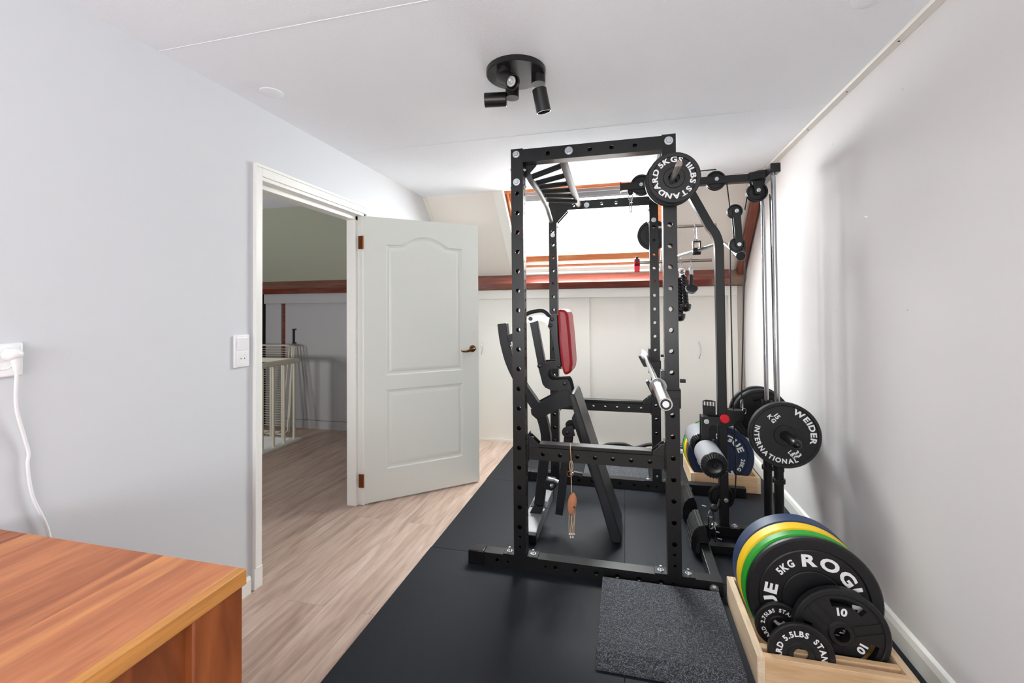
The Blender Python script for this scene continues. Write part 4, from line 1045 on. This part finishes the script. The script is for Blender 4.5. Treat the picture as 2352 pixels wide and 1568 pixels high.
# carriage plates
p = plate('weight_plate', 0.168, 0.04, 0.0245, 'large black 15 kg plate with white WEIDER lettering on the carriage', rim=0.014, hub=0.05)
arc_text([('WEIDER', 0.118, 63, 0.028, True, 1.25), ('INTERNATIONAL', 0.143, 222, 0.024, False, 1.0), ], p, yface=0.0040)
flat_text([('15', -0.034, 0.096, -50, 0.024, 0.95), ('KG', -0.059, 0.083, -50, 0.021, 1.0), ('33', 0.058, -0.091, -50, 0.024, 0.95), ('LBS', 0.033, -0.096, -50, 0.020, 0.9)], p, yface=0.0040)
p['label'] = 'large black 15 kg plate lettered WEIDER INTERNATIONAL on the near side of the carriage'
place(p, (0.791, 2.59, 0.672))
def slotted(name, R, th, label, group=None, cat='weight plate', par_m='iron', slotR=0.105, slot_a=(15, 135, 255), slot_w=30, rimw=0.02):
    bm = bmesh.new()
    def ring(r, n, y, cx=0, cz=0): return [bm.verts.new((cx + r * math.sin(2 * PI * i / n), y, cz + r * math.cos(2 * PI * i / n))) for i in range(n)]
    def slotp(ac_, y):
        pts = []
        h = 0.013; n = 8
        for i in range(n + 1): a = math.radians(ac_ - slot_w + 2 * slot_w * i / n); pts.append(((slotR + h) * math.sin(a), y, (slotR + h) * math.cos(a)))
        for i in range(n + 1): a = math.radians(ac_ + slot_w - 2 * slot_w * i / n); pts.append(((slotR - h) * math.sin(a), y, (slotR - h) * math.cos(a)))
        return [bm.verts.new(p) for p in pts]
    y0, y1 = 0.007, th - 0.007; L0 = []; 
    for y in (y0, y1):
        loops = [ring(R - rimw * 0.5, 64, y), ring(0.030, 32, y)] + [slotp(a, y) for a in slot_a]
        ed = []
        for lp in loops:
            for i in range(len(lp)): ed.append(bm.edges.new((lp[i], lp[(i + 1) % len(lp)])))
        bmesh.ops.triangle_fill(bm, use_beauty=True, use_dissolve=False, edges=ed); L0.append(loops)
    for A, B in zip(L0[0], L0[1]):
        for i in range(len(A)): bm.faces.new([A[i], A[(i + 1) % len(A)], B[(i + 1) % len(B)], B[i]])
    c = MB(); c.bm.free(); c.bm = bm
    c.lathe([(R - rimw, 0.002), (R - rimw + 0.003, 0.0), (R - 0.004, 0.0), (R, 0.005), (R, th - 0.005), (R - 0.004, th), (R - rimw, th)], seg=72)
    c.lathe([(0.0255, 0.0), (0.038, 0.0), (0.043, 0.006), (0.043, th - 0.006), (0.038, th), (0.0255, th)], seg=40)
    for a in slot_a:      # raised bars between the grips
        mx = Matrix.Rotation(math.radians(a + 60), 4, 'Y')
        for dx in (-0.016, 0.016): c.box(dx - 0.0015, dx + 0.0015, 0.004, 0.009, 0.042, R - rimw, mx)
    return tag(c.build(name, par_m, ang=30), label, cat, group)
p = slotted('weight_plate', 0.160, 0.04, 'black three-grip plate on the far side of the carriage, behind the lettered one', slot_a=(5, 125, 245)); place(p, (0.796, 3.02, 0.674))
p = plate('weight_plate', 0.165, 0.035, 0.0245, 'black plate with a shiny rim, outermost on the far side of the carriage'); place(p, (0.792, 3.065, 0.678))

# ------- near crate
def crate(x0, x1, y0, y1, lab, h=0.113, slats=()):
    z0 = MT; c = thing('wooden_crate', ((x0 + x1) / 2, (y0 + y1) / 2, z0), lab, 'crate', 'wooden plate crates')
    t = 0.025
    for X in (x0, x1 - t):
        b = MB(); b.box(X, X + t, y0, y1, z0, z0 + h); b.build('side_board', 'pine', c, bevel=0.0015)
    for Y in (y0, y1 - t):
        b = MB(); b.box(x0 + t, x1 - t, Y, Y + t, z0, z0 + h); b.build('end_board', 'pine_x', c, bevel=0.0015)
    b = MB(); b.box(x0 + t, x1 - t, y0 + t, y1 - t, z0, z0 + 0.012); b.build('bottom_board', 'pine_x', c)
    for Y, zt in slats:
        b = MB(); b.box(x0 + t, x1 - t, Y, Y + 0.022, z0 + 0.02, z0 + zt); b.build('divider', 'pine_x', c, bevel=0.0015)
    return c
crate(0.430, 0.905, 1.735, 2.215, 'open pine crate of plates at the near end by the wall', slats=((1.790, 0.108), (1.8705, 0.056)))
crate(0.455, 0.918, 3.53, 3.99, 'open pine crate of plates at the far end behind the cable post', slats=())
# near bumpers
zb = MT + 0.012 + 0.2255
g1 = 'bumper plates standing in the near crate'
y = 1.893
p = bumper(0.225, 0.026, 'bumper', 'black 5 kg bumper plate with big white ROGUE lettering, frontmost in the near crate', g1)
arc_text([('ROGUE', 0.124, 45, 0.043, True, 1.35), ('5KG', 0.132, -40, 0.027, True, 0.85), ('ROGUE', 0.124, 228, 0.043, True, 1.35), ('5KG', 0.132, 140, 0.027, True, 0.85)], p, yface=0.002)
place(p, (0.663, y, zb)); y += 0.030
p = bumper(0.225, 0.044, 'green', 'green bumper plate behind the black one in the near crate', g1); place(p, (0.657, y, zb)); y += 0.048
p = bumper(0.225, 0.060, 'yellow', 'yellow bumper plate between green and blue in the near crate', g1); place(p, (0.655, y, zb)); y += 0.064
p = bumper(0.225, 0.074, 'blue', 'blue bumper plate at the back of the near crate', g1); place(p, (0.657, y, zb))
# far bumpers
g2 = 'bumper plates standing in the far crate'
y = 3.565
p = bumper(0.225, 0.074, 'navy', 'navy 20 kg bumper plate with white ROGUE lettering at the front of the far crate', g2)
arc_text([('ROGUE', 0.124, 18, 0.042, True, 1.3), ('20KG', 0.138, 112, 0.026, True, 0.9), ('ROGUE', 0.124, 200, 0.042, True, 1.3), ('20KG', 0.138, 294, 0.026, True, 0.9)], p, yface=0.002)
place(p, (0.665, y, zb)); y += 0.078
p = bumper(0.225, 0.060, 'yellow', 'yellow bumper plate behind the navy one in the far crate', g2); place(p, (0.655, y, zb)); y += 0.064
p = bumper(0.225, 0.044, 'green', 'green bumper plate in the far crate behind the yellow one', g2); place(p, (0.652, y, zb)); y += 0.048
p = bumper(0.225, 0.026, 'bumper', 'black bumper plate at the very back of the far crate', g2); place(p, (0.652, y, zb))
# small plates in the near crate
p = slotted('weight_plate', 0.152, 0.036, 'black three-grip plate marked 10 leaning in the near crate', slot_a=(10, 130, 250))
arc_text([('10', 0.062, 0, 0.026, True, 1.1), ('10', 0.062, 120, 0.026, True, 1.1), ('10', 0.062, 240, 0.026, True, 1.1)], p, yface=0.0062)
place(p, (0.727, 1.832, 0.178), math.radians(-3), math.radians(4))
p = plate('weight_plate', 0.104, 0.02, 0.0255, 'small black 5.5 lbs plate in front of the others in the near crate', rim=0.018, hub=0.040)
arc_text([('5.5LBS', 0.061, -14, 0.019, True, 1.0), ('STANDARD', 0.061, 102, 0.019, True, 0.95), ('STANDARD', 0.061, 235, 0.019, True, 0.95)], p, yface=0.0042)
place(p, (0.577, 1.7625, 0.129), math.radians(-3))
p = plate('weight_plate', 0.082, 0.018, 0.0255, 'smallest black plate marked 2.75 lbs at the left of the near crate', rim=0.012, hub=0.034)
arc_text([('2.75LBS', 0.049, -52, 0.0135, True, 0.95), ('STANDARD', 0.049, 58, 0.0135, True, 0.95), ('STANDARD', 0.049, 200, 0.0135, True, 0.95)], p, yface=0.0042)
place(p, (0.541, 1.8715, 0.1515), math.radians(0))

# ================================================================== bench
bn = thing('weight_bench', (-0.35, 2.75, MT), 'adjustable weight bench folded upright inside the rack, red seat and black back pad', 'weight bench')
def Z(pts, Y): return [axz(u, v, Y) for u, v in pts]
def B_(b, n, m='bench', bev=0.0, **k): return b.build(n, m, bn, bevel=bev, **k)
YB0 = 2.69; YB1 = 2.81
def tubep(poly, y0, y1, n, m='bench', bev=0.003):
    b = MB(); b.prism(poly, y0, y1, 'xz'); return B_(b, n, m, bev)
# seat pad (red) and its bracket
red = Z([(1280, 709), (1300, 711), (1305, 724), (1310, 770), (1315, 835), (1312, 856), (1296, 863), (1290, 845), (1284, 790)], 2.62)
tubep(red, 2.62, 2.88, 'seat', 'red', 0.016)
tubep(Z([(1262, 730), (1268, 723), (1280, 721), (1282, 780), (1290, 847), (1277, 848), (1270, 790), (1263, 757), (1258, 750)], 2.68), 2.68, 2.685, 'seat_bracket')
tubep(Z([(1262, 730), (1268, 723), (1280, 721), (1282, 780), (1290, 847), (1277, 848), (1270, 790), (1263, 757), (1258, 750)], 2.68), 2.80, 2.805, 'seat_bracket')
for (u, v) in ((1268, 733), (1265, 747), (1284, 840)):
    q = at(u, v, 2.68); b = MB(); b.lathe([(0, -0.012), (0.006, -0.012), (0.0105, -0.010), (0.0105, 0), (0, 0)], (q.x, 2.68, q.z), 'Y', 16, False); B_(b, 'bolt', 'plastic')
# seat tube
a0, a1 = at(1223, 738, 2.70), at(1243, 842, 2.70)
b = MB(); b.rtube([(a0.x, 2.745, a0.z), (a1.x, 2.745, a1.z)], 0.046, 0.05); B_(b, 'seat_tube', 'bench', 0.003)
# handle and curved lever plates
hp_ = [at(1192, 727, 2.73), at(1207, 722, 2.73), at(1222, 716, 2.73), at(1244, 713, 2.73), at(1256, 719, 2.73), at(1268, 733, 2.73)]
b = MB(); b.tube(smooth_path(hp_, 6), 0.0125, 16); B_(b, 'carry_handle', 'rubber')
lev = Z([(1196, 746), (1213, 729), (1230, 723), (1250, 724), (1266, 731), (1262, 748), (1247, 738), (1234, 736), (1224, 740), (1217, 741), (1212, 737)], 2.70)
tubep(lev, 2.70, 2.705, 'lever_plate', 'zinc', 0.0)
tubep(lev, 2.79, 2.795, 'lever_plate', 'zinc', 0.0)
q = at(1218, 732, 2.69); b = MB(); b.lathe([(0, -0.015), (0.011, -0.015), (0.0125, -0.01), (0.0125, 0), (0, 0)], (q.x, 2.70, q.z), 'Y', 18, False); B_(b, 'bolt', 'plastic')
# hinge side plates
sp_ = Z([(1234.6, 838), (1246, 832), (1276, 830), (1278, 846), (1264, 848), (1259, 853), (1257, 861), (1260, 868), (1267, 873), (1303, 871), (1308, 878), (1309, 892), (1308, 902), (1300, 911), (1293, 920), (1257, 952), (1243, 960), (1231, 958), (1221, 951), (1219, 942), (1225, 934), (1262, 902), (1281, 898), (1268, 897), (1252, 890), (1246, 882)], 2.68)
sp_ = Z([(1234.6, 838), (1246, 832), (1276, 830), (1278, 846), (1264, 848), (1259, 853), (1257, 861), (1260, 868), (1267, 873), (1303, 871), (1308, 878), (1312, 892), (1316, 925), (1309, 935), (1288, 938), (1270, 944), (1257, 953), (1243, 960), (1230, 957), (1220, 950), (1219, 940), (1226, 931), (1262, 912), (1284, 897), (1268, 897), (1252, 890), (1246, 882)], 2.68)
for yy in (2.68, 2.815): tubep(sp_, yy, yy + 0.006, 'hinge_plate', 'bench', 0.001)
arm_ = Z([(1303, 895), (1311, 905), (1316, 928), (1300, 936), (1288, 938), (1265, 948), (1248, 958), (1232, 962), (1221, 952), (1219, 941), (1227, 932), (1262, 914), (1290, 897)], 2.672)
for yy in (2.671, 2.822): tubep(arm_, yy, yy + 0.007, 'swing_arm', 'bench', 0.001)
for (u, v) in ((1239, 840), (1297, 880)):
    q = at(u, v, 2.68); b = MB(); b.lathe([(0, -0.012), (0.007, -0.012), (0.012, -0.010), (0.012, 0), (0, 0)], (q.x, 2.68, q.z), 'Y', 16, False); B_(b, 'bolt', 'plastic')
# long bent tube: curved foot at the top left, then down to the floor
c0 = [(1152, 743), (1158, 785), (1172, 835), (1197, 885), (1222, 922), (1239, 950), (1250, 985), (1253, 1020), (1246, 1075), (1237, 1160)]
cv = [Vector((at(u, v, 2.72).x, 2.75, at(u, v, 2.72).z)) for u, v in c0]
b = MB(); b.rtube(smooth_path(cv, 5), 0.058, 0.06); B_(b, 'main_tube', 'bench', 0.003)
q = cv[-1]
b = MB(); b.box(q.x - 0.05, q.x + 0.055, 2.71, 2.80, q.z - 0.012, q.z - 0.006); B_(b, 'foot_flange', 'bench', 0.002)
# locking bracket by the curved foot
tubep(Z([(1163, 770), (1182, 764), (1200, 762), (1200, 782), (1172, 785), (1166, 783)], 2.72), 2.722, 2.778, 'stop_bracket', 'bench', 0.002)
lev2 = [Vector((p.x, 2.75, p.z)) for p in (at(1170, 793, 2.72), at(1168, 812, 2.72), at(1172, 828, 2.72), at(1180, 838, 2.72))]
b = MB(); b.tube(smooth_path(lev2, 5), 0.012, 12); B_(b, 'lever_plate', 'zinc')
# floor foot (long plate running across)
FM = MT
b = MB(); b.prism([(2.51, FM), (2.51, FM + 0.05), (2.57, FM + 0.07), (3.08, FM + 0.07), (3.15, FM + 0.05), (3.15, FM)], -0.60, -0.50, 'yz'); B_(b, 'cross_foot', 'galv', 0.003)
for ya in (2.49, 3.12):
    b = MB(); b.box(-0.602, -0.498, ya, ya + 0.04, FM, FM + 0.055); B_(b, 'foot_cap', 'plastic', 0.004)
b = MB(); b.rtube([(cv[-1].x, 2.75, cv[-1].z - 0.01), (-0.562, 2.75, FM + 0.04)], 0.06, 0.055); B_(b, 'foot_stem', 'bench', 0.002)
# lower link bracket
tubep(Z([(1252, 1101), (1272, 1104), (1278, 1110), (1276, 1120), (1268, 1127), (1250, 1122)], 2.72), 2.715, 2.785, 'link_bracket', 'bench', 0.004)
q = at(1267, 1117, 2.70); b = MB(); b.lathe([(0, -0.014), (0.006, -0.014), (0.012, -0.009), (0.012, 0), (0, 0)], (q.x, 2.715, q.z), 'Y', 16, False); B_(b, 'bolt', 'steel')
b = MB(); b.tube([at(1259, 1099, 2.75), at(1283, 1106, 2.75)], 0.010, 12); B_(b, 'link_pin', 'whiteplastic')
# strut (flat perforated bar)
tubep(Z([(1297, 990), (1314, 990), (1307, 1060), (1300, 1128), (1292, 1184), (1275, 1181), (1281, 1128), (1289, 1060)], 2.68), 2.68, 2.69, 'adjuster_strut', 'bench', 0.001)
tubep(Z([(1297, 990), (1314, 990), (1307, 1060), (1300, 1128), (1285, 1126), (1289, 1060)], 2.68), 2.80, 2.81, 'adjuster_strut', 'bench', 0.001)
b = MB()
for (u, v) in ((1288, 1142), (1286, 1164)):
    q = at(u, v, 2.679); b.lathe([(0, -0.0006), (0.006, -0.0006), (0.006, 0.0), (0, 0.0)], (q.x, 2.68, q.z), 'Y', 14, False)
B_(b, 'strut_hole', 'dark')
# hinge lug on the back pad
q = at(1304, 990, 2.68)
for yy in (2.655, 2.82):
    b = MB(); n = 10; qq = [(q.x + 0.032 * math.cos(PI / 2 + PI * i / n), q.z + 0.032 * math.sin(PI / 2 + PI * i / n)) for i in range(n + 1)]
    e = axz(1322, 998, 2.68); f = axz(1316, 975, 2.68); b.prism(qq + [e, f], yy, yy + 0.006, 'xz'); B_(b, 'hinge_lug', 'bench', 0.001)
b = MB(); b.lathe([(0, -0.012), (0.006, -0.012), (0.011, -0.009), (0.011, 0), (0, 0)], (q.x, 2.655, q.z), 'Y', 16, False); B_(b, 'bolt', 'plastic')
# back pad
top = Vector((-0.302, 0, 0.852)); bot = Vector((-0.064, 0, MT + 0.003))
bp = Z([(1307, 908), (1311, 903), (1318, 905), (1322, 912), (1428, 1236), (1426, 1248), (1408, 1248), (1402, 1240)], 2.6)
b = MB(); b.prism(bp, 2.60, 2.905, 'xz'); o = B_(b, 'backrest', 'leather', 0.010)
# steel rail behind the pad
tubep(Z([(1313, 960), (1320, 946), (1393, 1160), (1381, 1163)], 2.70), 2.70, 2.80, 'backrest_frame', 'bench', 0.002)
# handle roller
q0, q1 = at(1311, 1087, 2.76), at(1337, 1092, 2.76)
b = MB(); b.tube([q0, at(1318, 1089, 2.76)], 0.011, 14); B_(b, 'knob', 'whiteplastic')
b = MB(); b.tube([at(1317, 1088, 2.76), q1], 0.019, 20); b.tube([at(1334, 1092, 2.76), at(1337, 1092, 2.76)], 0.023, 20); B_(b, 'pop_pin_grip', 'rubber')

# spare handle lying behind the bench
sp2 = thing('tricep_bar', (0.0, 3.6, 0.06), 'bent black cable bar lying on the floor behind the rack', 'cable bar')
b = MB(); b.tube(smooth_path([at(1362, 1030, 4.25), at(1385, 1024, 4.25), at(1400, 1020, 4.25), at(1432, 1020, 4.25), at(1455, 1028, 4.25), at(1470, 1026, 4.25), at(1490, 1021, 4.25), at(1530, 1020, 4.25), at(1570, 1027, 4.25)], 6), 0.016, 12)
b.build('bar_tube', 'rubber', sp2)
b = MB()
q = at(1567, 1026, 4.22)
for dz in (0.0, 0.03): b.tube([q + Vector((-0.03, 0, dz)), q + Vector((0.05, 0, dz))], 0.007, 10)
b.build('end_fitting', 'steel', sp2)

# ================================================================== hanging fish toy
ft = thing('hanging_toy', (-0.243, 2.21, 0.45), 'crocheted tan fish toy with tassels hanging on twine from the near safety bar', 'toy')
FY = 2.215
def fa(u, v): return at(u, v, FY)
b = MB(); b.tube(smooth_path([Vector((at(1310, 1003, 2.272).x, 2.272, 0.655)), Vector((fa(1310, 1008).x, 2.225, 0.655)), fa(1310, 1030), fa(1312, 1058), fa(1312, 1080), fa(1312, 1100), fa(1313, 1131)], 6), 0.0022, 8); b.build('twine', 'twine', ft)
b = MB()
for k in range(3): b.tube(smooth_path([fa(1312 + (k - 1) * 2, 1058), fa(1312 + (k - 1) * 4, 1070), fa(1312 + (k - 1) * 2, 1082)], 5), 0.002, 6)
b.build('twine_knot', 'twine', ft)
q = fa(1308.5, 1088)
b = MB(); b.tube([(q.x + 0.013 * math.cos(a), FY, q.z + 0.013 * math.sin(a)) for a in [2 * PI * i / 24 for i in range(24)]], 0.0022, 8, closed=True); b.build('ring', 'copper', ft)
q = fa(1314, 1157)
prof = [(0.0, 0.058), (0.008, 0.050), (0.017, 0.036), (0.021, 0.018), (0.022, 0.0), (0.019, -0.022), (0.013, -0.042), (0.0, -0.06)]
b = MB(); b.lathe(prof, (0, 0, 0), 'Z', 24, False)
for v in b.bm.verts: v.co = Matrix.Translation(q) @ Matrix.Rotation(math.radians(8), 4, 'Y') @ Matrix.Diagonal((1, 0.7, 1, 1)) @ v.co
b.build('fish_body', 'tan', ft)
b = MB(); b.lathe([(0, -0.002), (0.004, -0.002), (0.004, 0.001), (0, 0.001)], (q.x + 0.012, FY - 0.016, q.z - 0.008), 'Y', 12, False); b.build('eye', 'dark', ft)
for k in range(5):
    b = MB(); x0, x1 = 1308 + k * 3.2, 1308 + k * 2.6
    b.tube(smooth_path([fa(x0, 1172), fa(x0 - 1 + k % 2 * 2, 1195), fa(x1 + (k % 3 - 1), 1215), fa(x1, 1228 + (k % 2) * 8)], 5), 0.0018, 6)
    t_ = b.build('tassel', 'twine', ft)
    e = fa(x1, 1226 + (k % 2) * 7); b = MB(); b.sphere(e, 0.0042, seg=10); b.build('bead', 'whitetext', t_)
